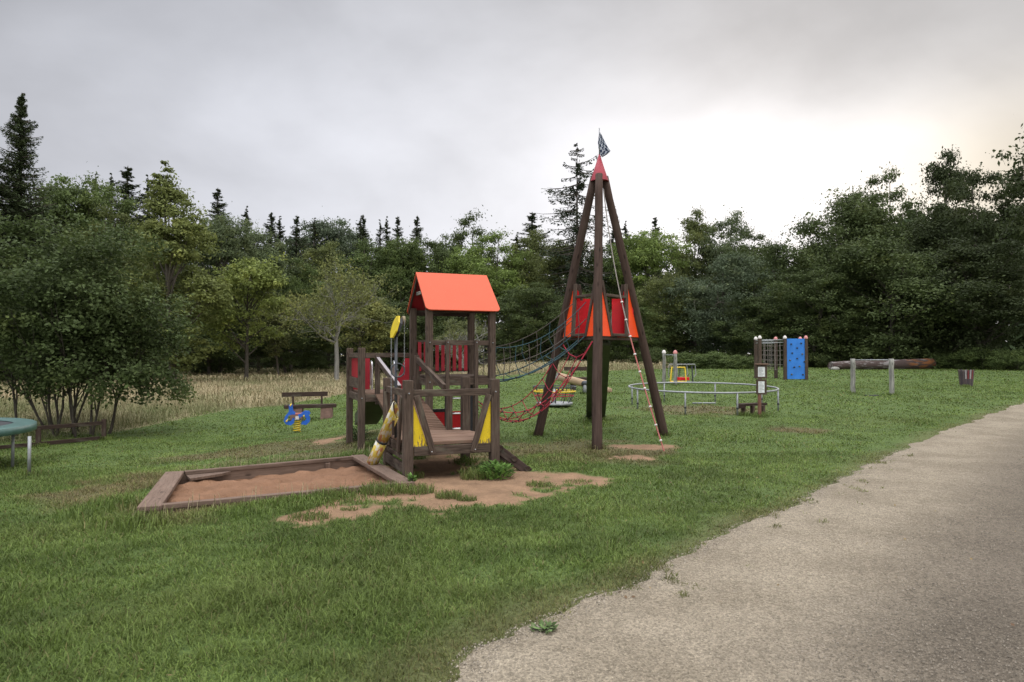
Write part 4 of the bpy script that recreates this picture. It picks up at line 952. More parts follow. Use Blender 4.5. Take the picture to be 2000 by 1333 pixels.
# bare trampoline frame
rc_ = Vector((5.16, 18.6, 0)); rr_ = 1.95
rc_.z = g1(rc_.x, rc_.y); rf = thing('bare_trampoline', 'bare round steel trampoline frame on thin legs without its mat', 'trampoline frame', rc_)
def ringz(x, y): return 0.67 + 0.022 * (y - 18.6)
ring = [Vector((rc_.x + rr_ * math.cos(a), rc_.y + rr_ * math.sin(a), ringz(0, rc_.y + rr_ * math.sin(a)))) for a in np.linspace(0, 2 * math.pi, 65)[:-1]]
MB().tube(ring, 0.024, 8, True).build('ring_tube', GALV, rf)
for k in range(8):
    a = R(-72 + 45 * k - (8 if k == 0 else 0)); x, y = rc_.x + rr_ * math.cos(a), rc_.y + rr_ * math.sin(a); z0 = g1(x, y)
    lg_ = rod('leg', rf, Vector((x, y, z0 - 0.05)), Vector((x, y, ringz(0, y))), 0.022, 0.022, GALV, 8)
    rod('leg_sleeve', lg_, Vector((x, y, z0 + 0.16)), Vector((x, y, z0 + 0.20)), 0.03, 0.03, BLACK, 8)
p, q_ = at(1352, 790, 0.03), at(1398, 791, 0.05); pl = thing('loose_pole', 'thin grey pole lying on the grass inside the bare trampoline frame', 'pole', p); rod('pole', pl, p, q_, 0.022, 0.022, GALV, 8)
# merry-go-round
p = at(1083, 794) ; mg = thing('merry_go_round', 'small roundabout with grey deck and yellow and black rails', 'roundabout', p)
rod('deck', mg, p + UP * 0.05, p + UP * 0.11, 0.50, 0.50, GALV, 36); rod('hub', mg, p, p + UP * 0.48, 0.05, 0.04, GALV, 12)
MB().tube(arc(p + UP * 0.42, 0.58, 0, 2 * math.pi, 40, (1, 0, 0), (0, 1, 0))[:-1], 0.018, 8, True).build('yellow_ring', YELM, mg)
MB().tube(arc(p + UP * 0.30, 0.53, 0, 2 * math.pi, 40, (1, 0, 0), (0, 1, 0))[:-1], 0.012, 8, True).build('red_ring', REDROPE, mg)
MB().tube(arc(p + UP * 0.55, 0.60, 0, 2 * math.pi, 40, (1, 0, 0), (0, 1, 0))[:-1], 0.013, 8, True).build('top_ring', DARKM, mg)
for k in range(12):
    a = 2 * math.pi * k / 12; dv = Vector((math.cos(a), math.sin(a), 0)); MB().tube([p + dv * 0.42 + UP * 0.1, p + dv * 0.52 + UP * 0.28, p + dv * 0.60 + UP * 0.55], 0.012, 6).build('hoop', DARKM, mg)
# log seesaw
p = at(1142, 770); ss = thing('log_seesaw', 'pale log seesaw tilted on a steel pivot post', 'seesaw', p); D_ = p.y
l0 = Vector(((1088 - 1000) / F * (D_ - .3), D_ - .3, zat(735, D_ - .3))); l1 = Vector(((1196 - 1000) / F * D_, D_ + .5, zat(764, D_ + .5)))
lgx = rod('log', ss, l0, l1, 0.14, 0.11, WOOD_Y, 14, 0.006, cuts=6); rod('pivot_post', ss, p - UP * 0.05, p + UP * 0.40, 0.07, 0.07, GALV, 12); rod('pivot', ss, p + UP * 0.37 - Vector((.12, 0, 0)), p + UP * 0.37 + Vector((.12, 0, 0)), 0.09, 0.09, DARKM, 12)
rod('log_end', lgx, l0 - (l1 - l0).normalized() * 0.004, l0, 0.125, 0.125, WOOD_G, 14)
# pull-up bars
def cap(mb, c, r_): mb.lathe(c, [(r_ * 1.15, -0.02), (r_ * 1.18, 0.03), (r_ * 0.8, 0.09), (r_ * 0.3, 0.12), (0, 0.125)], 14)
pA, pB = at(1297, 750), at(1319, 753); pu = thing('pull_up_bar', 'pair of weathered grey posts with white and pink caps joined by a bar', 'exercise bars', pA)
for p, m_ in ((pA, WHITE), (pB, PINKP)):
    po_ = rod('post', pu, p - UP * 0.1, p + UP * 1.30, 0.075, 0.07, WOOD_G, 10, 0.010, cuts=10); mb = MB(); cap(mb, p + UP * 1.30, 0.075); mb.build('post_cap', m_, po_)
rod('bar', pu, pA + UP * 1.22, pB + UP * 1.22, 0.018, 0.018, GALV, 8)
# yellow framed cradle
p = at(1325, 752); D_ = p.y + 0.8; yf = thing('rocking_cradle', 'small rocking seat with yellow trapezoid frame and grey hoops behind the caps posts', 'rocking seat', Vector((p.x, D_, g1(p.x, D_))))
fx = lambda u, v, d_=0.0: Vector(((u - 1000) / F * (D_ + d_), D_ + d_, zat(v, D_ + d_)))
MB().tube([fx(1309, 746), fx(1312, 718), fx(1337, 718), fx(1340, 746), fx(1309, 746)], 0.035, 8).build('yellow_frame', YELM, yf)
for dd_, u0, u1 in ((0.25, 1305, 1342), (0.9, 1322, 1358)): MB().tube([fx(u0 + 2, 738, dd_), fx(u0, 731, dd_), fx(u0 + 2, 712, dd_), fx(u1 - 1, 712, dd_), fx(u1 + 1, 731, dd_), fx(u1 - 3, 737, dd_)], 0.022, 8).build('grey_hoop', GALV, yf)
beam('red_seat', yf, fx(1322, 740, .2), fx(1343, 740, .3), 0.13, 0.3, RED2, (0, 0, 1)); MB().tube([fx(1325, 740, .2), fx(1328, 720, .2)], 0.02).build('stay', DARKM, yf); MB().tube([fx(1353, 750, .9), fx(1351, 715, .9)], 0.03).build('rear_leg', DARKM, yf)
# climbing frame with blue wall
cw = thing('wall_climber', 'climbing frame with bright blue wall panel, capped posts and hanging nets', 'climbing frame', at(1533, 742))
D_ = cw.location.y; fr = {}
for i, (u, dd_, m_) in enumerate(((1484, 0, WHITE), (1533, 0, WHITE), (1574, 0, PINKP), (1476, 1.3, WHITE), (1515, 1.3, PINKP), (1563, 1.3, PINKP))):
    d_ = D_ + dd_; b_ = Vector(((u - 1000) / F * d_, d_, 0)); b_.z = g1(b_.x, b_.y); tz_ = zat(661 + (2 if dd_ else 0), d_); fr[u] = (b_, tz_)
    po_ = beam('post', cw, b_ - UP * 0.1, Vector((b_.x, b_.y, tz_)), 0.135, 0.135, WOOD, (1, 0, 0)); mb = MB(); cap(mb, Vector((b_.x, b_.y, tz_)), 0.075); mb.build('post_cap', m_, po_)
bA, bB = fr[1533][0] + Vector((0.08, 0, 0)), fr[1574][0] - Vector((0.07, 0, 0)); tz_ = fr[1533][1] - 0.02
HOLDB = m_plain('hold_brown', (0.10, 0.09, 0.04))
pan = MB().prism([Vector((bA.x, bA.y - 0.03, bA.z + 0.03)), Vector((bB.x, bB.y - 0.03, bB.z + 0.03)), Vector((bB.x, bB.y - 0.03, tz_)), Vector((bA.x, bA.y - 0.03, tz_))], (0, 0.05, 0)).build('blue_wall', BLUE, cw)
for u, v in ((1544.5, 672.5), (1564, 671), (1556, 680), (1546.5, 690), (1566, 692), (1556, 700.5), (1542, 704), (1570, 707), (1550, 717.5), (1560.5, 716), (1545, 731.5), (1567, 732)):
    c_ = Vector(((u - 1000) / F * D_, bA.y - 0.05, zat(v, D_) )); MB().ball(c_, 0.045, 0.8).build('climbing_hold', BLACK if (int(u) % 3) else HOLDB, pan)
for z_ in (0.08, 0.20):
    for a_, b_ in ((1484, 1533), (1476, 1515), (1484, 1476)):
        rod('top_bar', cw, Vector((fr[a_][0].x, fr[a_][0].y, fr[a_][1] - z_)), Vector((fr[b_][0].x, fr[b_][0].y, fr[b_][1] - z_)), 0.022, 0.022, GALV, 8)
for a_, b_, off in ((1484, 1533, 0.0), (1476, 1515, 0.0)):
    pa, pb_ = fr[a_], fr[b_]
    for k in range(1, 5):
        t_ = k / 5; b0 = pa[0].lerp(pb_[0], t_); MB().tube([Vector((b0.x, b0.y, pa[1] - 0.2)), Vector((b0.x, b0.y, b0.z + 0.45))], 0.012, 5).build('net_rope', GREYROPE, cw)
    for k in range(6):
        z_ = pa[0].z + 0.5 + k * 0.22; MB().tube(sag(Vector((pa[0].x, pa[0].y, z_)), Vector((pb_[0].x, pb_[0].y, z_)), 0.04, 6), 0.012, 5).build('cross_rope', BROPE, cw)
# info board
p = at(1482, 815); ib = thing('notice_board', 'narrow brown notice post with two framed white notices and a small roof', 'notice board', p); D_ = p.y
fx = lambda u, v, d_=0.0: Vector(((u - 1000) / F * (D_ + d_), D_ + d_, zat(v, D_ + d_)))
beam('post', ib, fx(1482.5, 822), fx(1482.5, 771), 0.07, 0.06, m_wood('reddish_post', (0.17, 0.085, 0.06)), (1, 0, 0))
for v0, v1, u0, u1 in ((713, 739.5, 1476.5, 1497), (741.5, 771, 1477, 1496)):
    cs_ = MB().box(fx((u0 + u1) / 2, v1), fx((u0 + u1) / 2, v0), (u1 - u0) / F * D_, 0.06, (1, 0, 0)).build('case', WOOD, ib)
    a0, a1, b0, b1 = u0 + 3.7, u1 - 3.4, v0 + 4, v1 - 3.5
    MB().prism([fx(a0, b1, -0.035), fx(a1, b1, -0.035), fx(a1, b0, -0.035), fx(a0, b0, -0.035)], (0, 0.004, 0)).build('notice', PAPER, cs_)
    mb = MB(); rr = random.Random(int(v0))
    for k in range(7):
        vv = b0 + 2 + k * (b1 - b0 - 3) / 7; e_ = a0 + 2 + (a1 - a0 - 3) * rr.uniform(0.45, 1.0)
        mb.prism([fx(a0 + 1.5, vv + .7, -0.038), fx(e_, vv + .7, -0.038), fx(e_, vv, -0.038), fx(a0 + 1.5, vv, -0.038)], (0, 0.001, 0))
    mb.build('text_lines', INK, cs_)
beam('board_roof', ib, fx(1475, 711.5), fx(1499, 711.5), 0.03, 0.16, WOOD_L, (0, 0, 1), 0.004)
p = at(1466, 811); tb = thing('low_stool_bench', 'low dark wooden stool bench with stub legs beside the notice post', 'low bench', p); D_ = p.y
beam('top', tb, fx(1443, 791, .1), fx(1491, 789, .5), 0.06, 0.22, WOOD_D, (0, 0, 1)); beam('top_end', tb, fx(1441, 794, .02), fx(1453, 794, .02), 0.10, 0.05, WOOD_D, (0, 0, 1))
for u in (1451, 1469, 1489): beam('leg', tb, fx(u, 812, .2), fx(u, 792, .2), 0.07, 0.10, WOOD)
# turning bar
pA, pB = at(1666, 769), at(1742, 772); tbar = thing('turning_bar', 'low turning bar between two weathered pale grey posts', 'exercise bars', pA)
for p in (pA, pB): rod('post', tbar, p - UP * 0.1, p + UP * (zat(701, p.y) - p.z), 0.082, 0.078, WOOD_G, 10, 0.012, cuts=9)
rod('bar', tbar, Vector((pA.x, pA.y, zat(703.5, pA.y))), Vector((pB.x, pB.y, zat(703.5, pB.y))), 0.018, 0.018, GALV, 8)
p = at(1703, 773.5); mt_ = MB(); mt_.prism([p + Vector(v) for v in ((-.26, -.14, -0.02), (.26, -.11, -0.02), (.24, .14, -0.02), (-.22, .12, -0.02))], (0, 0, 0.045)); o = mt_.build('rubber_mat', BLACK); tag(o, 'small black mat on the grass under the turning bar', 'mat')
# bin
p = at(1887, 755); bn = thing('litter_bin', 'round litter bin of upright painted wooden slats', 'litter bin', p); h_ = zat(722, p.y) - p.z
cols = [m_plain('slat_%s' % n_, c_, 0.7, 0, 0.3) for n_, c_ in (('grey', (0.085, 0.062, 0.060)), ('red', (0.16, 0.02, 0.022)), ('white', (0.30, 0.27, 0.26)), ('dark', (0.06, 0.045, 0.05)))]
rod('liner', bn, p + UP * 0.03, p + UP * (h_ - 0.08), 0.19, 0.24, BLACK, 18)
for k in range(20):
    a = 2 * math.pi * k / 20 - math.pi / 2; dv = Vector((math.cos(a), math.sin(a), 0)); m_ = cols[(0, 3, 0)[k % 3]]
    sl9 = beam('slat', bn, p + dv * 0.21, p + dv * 0.265 + UP * (h_ - (0.03 if k % 2 else 0)), 0.016, 0.062, m_, dv, 0.003)
    if k in (0, 1, 18, 19): beam('painted_mark', sl9, p + dv * (0.21 + 0.055 * 0.45 + 0.010) + UP * h_ * 0.45, p + dv * (0.265 + 0.009) + UP * (h_ * 0.96), 0.004, 0.055, cols[2] if k in (0, 18) else cols[1], dv, 0)
# big log
p0_, p1_ = at(1622, 723), at(1818, 721); mid_ = (p0_ + p1_) / 2
bl = thing('fallen_log', 'long thick fallen log with a rotten orange end lying before the dark trees', 'log', mid_)
def m_log():
    m, nt, b = newmat('rotten_log'); t = NT(nt); s = t.n('ShaderNodeSeparateXYZ'); c = t.coords('Object'); t.l(c, s.inputs[0])
    n_ = t.noise(t.coords('Object', (3, 3, 0.7)), 1.5, 5, 0.7)
    cc = t.mix(t.rng(n_, 0.5, 0.62), (0.06, 0.038, 0.032), (0.22, 0.20, 0.19))
    f = t.math('MULTIPLY', t.rng(t.math('ADD', s.outputs[2], t.math('MULTIPLY', n_, 2.6)), 2.9, 3.5), t.rng(t.noise(t.coords('Object', (5, 5, 1)), 1.2, 4), 0.42, 0.55))
    cc = t.mix(f, cc, (0.22, 0.085, 0.025)); nt.links.new(cc, b.inputs['Base Color']); b.inputs['Roughness'].default_value = 0.9
    t.bump(b, n_, 0.6, 0.05); return m
rod('trunk', bl, p0_ + UP * 0.28, p1_ + UP * 0.34, 0.24, 0.36, m_log(), 18, 0.02, cuts=14)
rod('end_disc', bl, p1_ + UP * 0.34, p1_ + UP * 0.34 + (p1_ - p0_).normalized() * 0.05, 0.40, 0.37, WOOD, 16); MB().ball(p0_ + Vector((0.1, -0.4, 0.08)), 0.28, 0.5).build('stub', WOOD_G, bl)

# ------------------------------------------------------------------ vegetation
def tubes_np(tubes, seg=6):
    V_, F_, o = [], [], 0
    ca_ = np.cos(np.arange(seg) * 2 * np.pi / seg); sa_ = np.sin(np.arange(seg) * 2 * np.pi / seg)
    for pts, rad in tubes:
        pts = np.asarray(pts, float); n = len(pts); rad = np.asarray(rad, float)
        t = np.gradient(pts, axis=0); t /= np.linalg.norm(t, axis=1)[:, None] + 1e-9
        ref = np.where(np.abs(t[:, 2:3]) > 0.9, np.array([[1, 0, 0]]), np.array([[0, 0, 1]])).astype(float)
        if abs(t[:, 2]).max() > 0.9: ref = np.tile([[1.0, 0.1, 0]], (n, 1))
        x = np.cross(t, ref); x /= np.linalg.norm(x, axis=1)[:, None] + 1e-9; y = np.cross(t, x)
        ring = pts[:, None] + rad[:, None, None] * (x[:, None] * ca_[None, :, None] + y[:, None] * sa_[None, :, None])
        V_.append(ring.reshape(-1, 3)); i = np.arange(n - 1)[:, None] * seg; k = np.arange(seg)[None]; k2 = (k + 1) % seg
        F_.append(np.stack([i + k, i + k2, i + seg + k2, i + seg + k], -1).reshape(-1, 4) + o); o += n * seg
    return np.concatenate(V_), np.concatenate(F_)
def leafs(c, nrm, size, rg, asp=0.5, dirv=None):
    n = len(c); nrm = nrm / (np.linalg.norm(nrm, axis=1)[:, None] + 1e-9)
    r_ = dirv if dirv is not None else rg.normal(size=(n, 3)); t = r_ - nrm * np.sum(r_ * nrm, 1)[:, None]; t /= np.linalg.norm(t, axis=1)[:, None] + 1e-9
    b = np.cross(nrm, t); s = size[:, None]
    v = np.stack([c - t * s, c + b * s * asp - t * s * 0.1, c + t * s, c - b * s * asp - t * s * 0.1], 1).reshape(-1, 3)
    return v, np.arange(n * 4).reshape(n, 4)
MESH = {}
def broad(key, seed, H=10.0, Rr=3.6, zc=0.56, zr=0.44, lobes=20, sub=11, lpc=150, ls=0.082, trunk_h=0.2, open_=0.0, up=0.5, droop=0.0, tr_r=0.17, spire=0.0, lr=(0.30, 0.48), loose=1.0, shoots=0):
    rg = np.random.default_rng(seed)
    dv = rg.normal(size=(lobes, 3)); dv /= np.linalg.norm(dv, axis=1)[:, None]; rad = 0.30 + 0.48 * rg.random(lobes) ** 0.6
    zs = zr * H; lc = np.stack([dv[:, 0] * Rr * rad, dv[:, 1] * Rr * rad, zc * H + dv[:, 2] * zs * rad * 1.05], -1)
    wz = np.clip((lc[:, 2] - zc * H) / zs, -1, 1); shr = np.where(wz > 0, 1 - (0.45 + spire) * wz ** 1.5, 1 - 0.10 * wz ** 2); lc[:, 0] *= shr; lc[:, 1] *= shr
    lrad = Rr * (lr[0] + (lr[1] - lr[0]) * rg.random(lobes)) * np.where(wz > 0.3, 0.8 - 0.3 * spire, 1.0)
    li = np.repeat(np.arange(lobes), sub); m1 = len(li)
    sd = rg.normal(size=(m1, 3)); sd[:, 2] = sd[:, 2] * 0.85 + 0.3; sd /= np.linalg.norm(sd, axis=1)[:, None]
    c = lc[li] + sd * (lrad[li] * (0.72 + 0.4 * rg.random(m1)))[:, None] * np.array([1, 1, 0.82])
    rc = Rr * (0.075 + 0.085 * rg.random(m1)) * loose
    k_ = (H * 0.985 - H * .3) / (c[:, 2].max() - H * .3)
    for arr in (c, lc): arr[:, 2] = np.where(arr[:, 2] > H * .3, H * .3 + (arr[:, 2] - H * .3) * k_, arr[:, 2])
    topc = c[np.argmax(c[:, 2])]; ex, er = [], []
    for sh in range(shoots):
        o_ = c[rg.choice(np.argsort(-c[:, 2])[:14])] if sh else topc - np.array([0, 0, 0.9]); ln = (1.1 + 0.7 * rg.random()) * (1 if sh else 1.0)
        for q in np.linspace(0, 1, 6): ex.append(o_ + np.array([rg.normal() * .06 + q * .2 * (sh - 1), rg.normal() * .06, ln * q])); er.append(0.32 * (1.15 - 0.8 * q))
    if ex: c = np.concatenate([c, np.array(ex)]); rc = np.concatenate([rc, np.array(er)])
    keep = rg.random(len(c)) > open_; c, rc = c[keep], rc[keep]; n = len(c)
    ci = np.repeat(np.arange(n), lpc); m = len(ci)
    ld = rg.normal(size=(m, 3)); ld[:, 2] = ld[:, 2] * 0.8 + 0.2
    p = c[ci] + ld * rc[ci][:, None] * 0.62 * np.array([1.15, 1.15, 0.7]); nl = np.linalg.norm(ld, axis=1)[:, None]
    p[:, 2] -= droop * rc[ci] * rg.random(m) * 2.5
    st = rg.random(m) < 0.02; p[st] += rg.normal(size=(st.sum(), 3)) * rc[ci][st][:, None] * 0.9
    nrm = ld / nl * 0.7 + rg.normal(size=(m, 3)) * 0.5 + np.array([0, 0, up])
    sz = ls * (0.55 + 0.9 * rg.random(m)); tint = np.clip(0.5 + 0.16 * rg.normal(size=n)[ci] + 0.20 * rg.normal(size=m), 0, 1)
    p[:, 2] = np.maximum(p[:, 2], 0.1)
    v, f = leafs(p, nrm, sz, rg, 0.5, (rg.normal(size=(m, 3)) + np.array([0, 0, -2 * droop])) if droop else None)
    top = np.array([topc[0] * .8, topc[1] * .8, H * 0.93]); tb = []
    ks = np.linspace(0, 1, 9)[:, None]; cv = np.sin(ks * 3) * np.array([[0.12 * rg.normal(), 0.12 * rg.normal(), 0]])
    trp = ks * top + cv; tb.append((np.concatenate([[[0, 0, -0.3]], trp]), tr_r * np.concatenate([[1.35], (1 - 0.85 * ks[:, 0])])))
    for tgt, rr0, cnt in ((lc, 0.45, lobes), (c, 0.16, 60)):
        for k in rg.choice(len(tgt), min(len(tgt), cnt), replace=False):
            e_ = tgt[k]; s0 = np.clip((e_[2] / H - 0.15) / 0.85 * 0.78, trunk_h, 0.9); st_ = top * s0
            if rr0 < 0.3: st_ = lc[np.argmin(np.linalg.norm(lc - e_, axis=1))]
            md = (st_ + e_) / 2 + np.array([0, 0, -0.03 * H * (1 if droop == 0 else -1)]) * (rr0 > .3) + rg.normal(size=3) * 0.1
            q = np.linspace(0, 1, 6)[:, None]; pts = (1 - q) ** 2 * st_ + 2 * q * (1 - q) * md + q ** 2 * e_; tb.append((pts, tr_r * rr0 * (1 - s0 * 0.5) * (1 - 0.8 * q[:, 0])))
    tv, tf = tubes_np(tb, 5)
    MESH[key] = ((v, f, np.repeat(tint, 4)), (tv, tf), H, Rr * 0.98)
def spruce(key, seed, H=10.0, Rr=1.9, wh=48, br=8, nl=46, ls=0.11, low=0.05, sparse=False):
    rg = np.random.default_rng(seed); P_, Nn, Sz, Dv, Ti, tb = [], [], [], [], [], []
    tb.append((np.array([[0, 0, -0.3], [0, 0, H * 0.3], [0.02, 0, H * 0.7], [0, 0, H]]), np.array([0.17, 0.13, 0.06, 0.01])))
    for w_ in range(wh):
        t = (w_ + rg.random() * 0.6) / wh; z = H * (low + (1 - low) * t); Lb = Rr * (1 - t) ** 0.92 * (0.6 + 0.75 * rg.random()) + 0.05
        if sparse: Lb = Rr * (0.35 + 0.75 * math.sin(math.pi * min(1, (1 - t) * 1.15) ** 0.8 * 0.62)) * (0.6 + 0.6 * rg.random()) * (1 if t < 0.9 else 0.6)
        for b_ in range(br if not sparse else rg.integers(3, br + 1)):
            az = rg.random() * 2 * np.pi; l = Lb * (0.75 + 0.4 * rg.random()); q = np.linspace(0, 1, nl)
            q = np.clip(q + rg.normal(0, 0.02, nl), 0.03 if not sparse else 0.15, 1)
            zb = z + rg.normal() * H / wh * 0.55; dro = (0.42 * (1 - t) + 0.02) * (0.8 + 0.4 * rg.random()); dx = np.array([math.cos(az), math.sin(az)])
            zz2 = zb - dro * l * q + 0.30 * l * q ** 2.2 * (1 if not sparse else 0.6)
            base = np.stack([dx[0] * l * q, dx[1] * l * q, zz2], -1); sidev = np.array([-dx[1], dx[0], 0])
            wdt = 0.22 * l * (1 - q) ** 0.6 * (q ** 0.25) + 0.04; so_ = rg.uniform(-1, 1, nl) * wdt * (0.55 if sparse else 1.0)
            p = base + sidev * so_[:, None]; p[:, 2] -= np.abs(so_) * 0.35 + rg.random(nl) * 0.07 * (1 + l)
            P_.append(p); Sz.append(ls * (0.7 + 0.7 * rg.random(nl)) * (0.45 + 0.65 * min(1, l / Rr * 1.5))); Nn.append(rg.normal(size=(nl, 3)) * 0.5 + np.array([0, 0, 1.0]))
            Dv.append(np.tile(np.append(dx, -0.35), (nl, 1)) + sidev * np.sign(so_)[:, None] * 0.7 + rg.normal(size=(nl, 3)) * 0.25)
            Ti.append(np.clip(0.45 + 0.3 * q + 0.15 * rg.normal(size=nl), 0, 1))
            if sparse or b_ % 2 == 0:
                qq = np.linspace(0, 1, 5); tb.append((np.stack([dx[0] * l * qq, dx[1] * l * qq, zb - dro * l * qq + 0.30 * l * qq ** 2.2 * (1 if not sparse else .6)], -1), 0.028 * (1 - 0.85 * qq)))
    P_, Nn, Sz, Dv, Ti = map(np.concatenate, (P_, Nn, Sz, Dv, Ti))
    v, f = leafs(P_, Nn, Sz, rg, 0.42, Dv); tv, tf = tubes_np(tb, 5)
    MESH[key] = ((v, f, np.repeat(Ti, 4)), (tv, tf), H, Rr)
def branchy(seed, p, d, l, r, depth, out, tips, spread=0.6, up=0.15, nchild=3, wob=0.25):
    n = 6; pts = [np.array(p, float)]; d = np.array(d, float); d /= np.linalg.norm(d)
    for i in range(n):
        d = d + seed.normal(size=3) * wob * 0.5 + np.array([0, 0, up * 0.3]); d /= np.linalg.norm(d); pts.append(pts[-1] + d * l / n)
    out.append((np.array(pts), np.linspace(r, r * 0.45 if depth else r * 0.15, n + 1)))
    if depth == 0: tips.append(pts[-1]); tips.append(pts[3]); return
    for k in range(nchild + (1 if depth > 2 else 0)):
        i = seed.integers(2, n + 1) if k else n; dn_ = d + seed.normal(size=3) * spread + np.array([0, 0, up]); branchy(seed, pts[i], dn_, l * seed.uniform(0.55, 0.8), r * (0.5 if k else 0.45) * (1.1 - 0.08 * i + .3), depth - 1, out, tips, spread, up, nchild, wob)
CACHE = {}
def plant(key, name, label, cat, loc, sx, sz, col, leafmat=LEAF, bark=BARK, group=None, rot=None, lean=0.0):
    r = thing(name, label, cat, loc, group); rr = random.Random(label)
    r.rotation_euler = (lean, 0, rr.uniform(0, 6.28) if rot is None else rot); r.scale = (1, 1, 1)
    if key not in CACHE:
        (v, f, ti), (tv, tf), H, Rr = MESH[key]
        c = np_mesh('crown', v, f, leafmat, None, {'tint': ti}); t = np_mesh('trunk', tv, tf, bark, None, smooth_=True); CACHE[key] = (c, t, leafmat, bark); first = True
    else:
        c0_, t0_, _, _ = CACHE[key]; c = c0_.copy(); t = t0_.copy(); C.objects.link(c); C.objects.link(t)
    for o in (c, t):
        o.parent = r; o.matrix_parent_inverse = Matrix.Identity(4); o.location = (0, 0, 0); o.rotation_euler = (0, 0, 0); o.scale = (sx, sx, sz)
    c.color = (*col, 1); return r
broad('A', 1); broad('B', 2, Rr=3.4, lobes=17, zc=0.54); broad('Cc', 3, Rr=3.9, lobes=24, sub=10); broad('E', 4, lobes=20, lr=(0.2, 0.36), open_=0.12, lpc=140, ls=0.08, zc=0.56, zr=0.44, spire=0.25)
broad('Wl', 5, Rr=4.2, lobes=22, zc=0.5, zr=0.46, ls=0.085, droop=0.4)
broad('Sh', 6, H=4.0, Rr=4.4, lobes=18, sub=10, zc=0.35, zr=0.55, lpc=110, ls=0.11, tr_r=0.05, lr=(0.22, 0.36))
broad('Lw', 8, Rr=4.0, lobes=26, sub=11, zc=0.47, zr=0.50)
broad('Wd', 9, Rr=5.2, lobes=34, sub=11, zc=0.46, zr=0.50, lr=(0.2, 0.36), ls=0.082)
spruce('S1', 11, Rr=2.1, wh=44, br=7, nl=50, ls=0.07); spruce('S2', 12, Rr=1.8, br=6, wh=40, nl=46, ls=0.07); spruce('S3', 13, Rr=2.6, wh=58, br=11, nl=80, ls=0.06)
spruce('SP', 14, Rr=2.3, wh=30, br=7, nl=64, ls=0.07, low=0.22, sparse=True)
def tree(key, u, vt, D, wpx, label, col, kind='broadleaf_tree', cat='tree', group=None, bark=BARK, lean=0.0, vb=None):
    p = col_at(u, D); H = zat(vt, D) - p.z; _, _, H0, R0 = MESH[key]; wd = wpx / F * D
    lm = NEEDLE if key.startswith('S') and key != 'Sh' else LEAF
    return plant(key, kind, label, cat, (p.x, p.y, p.z), wd / 2 / R0, H / H0, col, lm, bark, group, None, lean)
G_DK = (0.070, 0.094, 0.032); G_MD = (0.088, 0.122, 0.038); G_OL = (0.110, 0.130, 0.042); G_LM = (0.140, 0.192, 0.048); G_YL = (0.185, 0.225, 0.062); G_GR = (0.105, 0.134, 0.062); G_SP = (0.046, 0.062, 0.028); G_BACKLIT = (0.044, 0.058, 0.022)  # last green: backlit darkness of the right-hand trees put into the leaf colour
fw = 'forest edge trees behind the meadow'
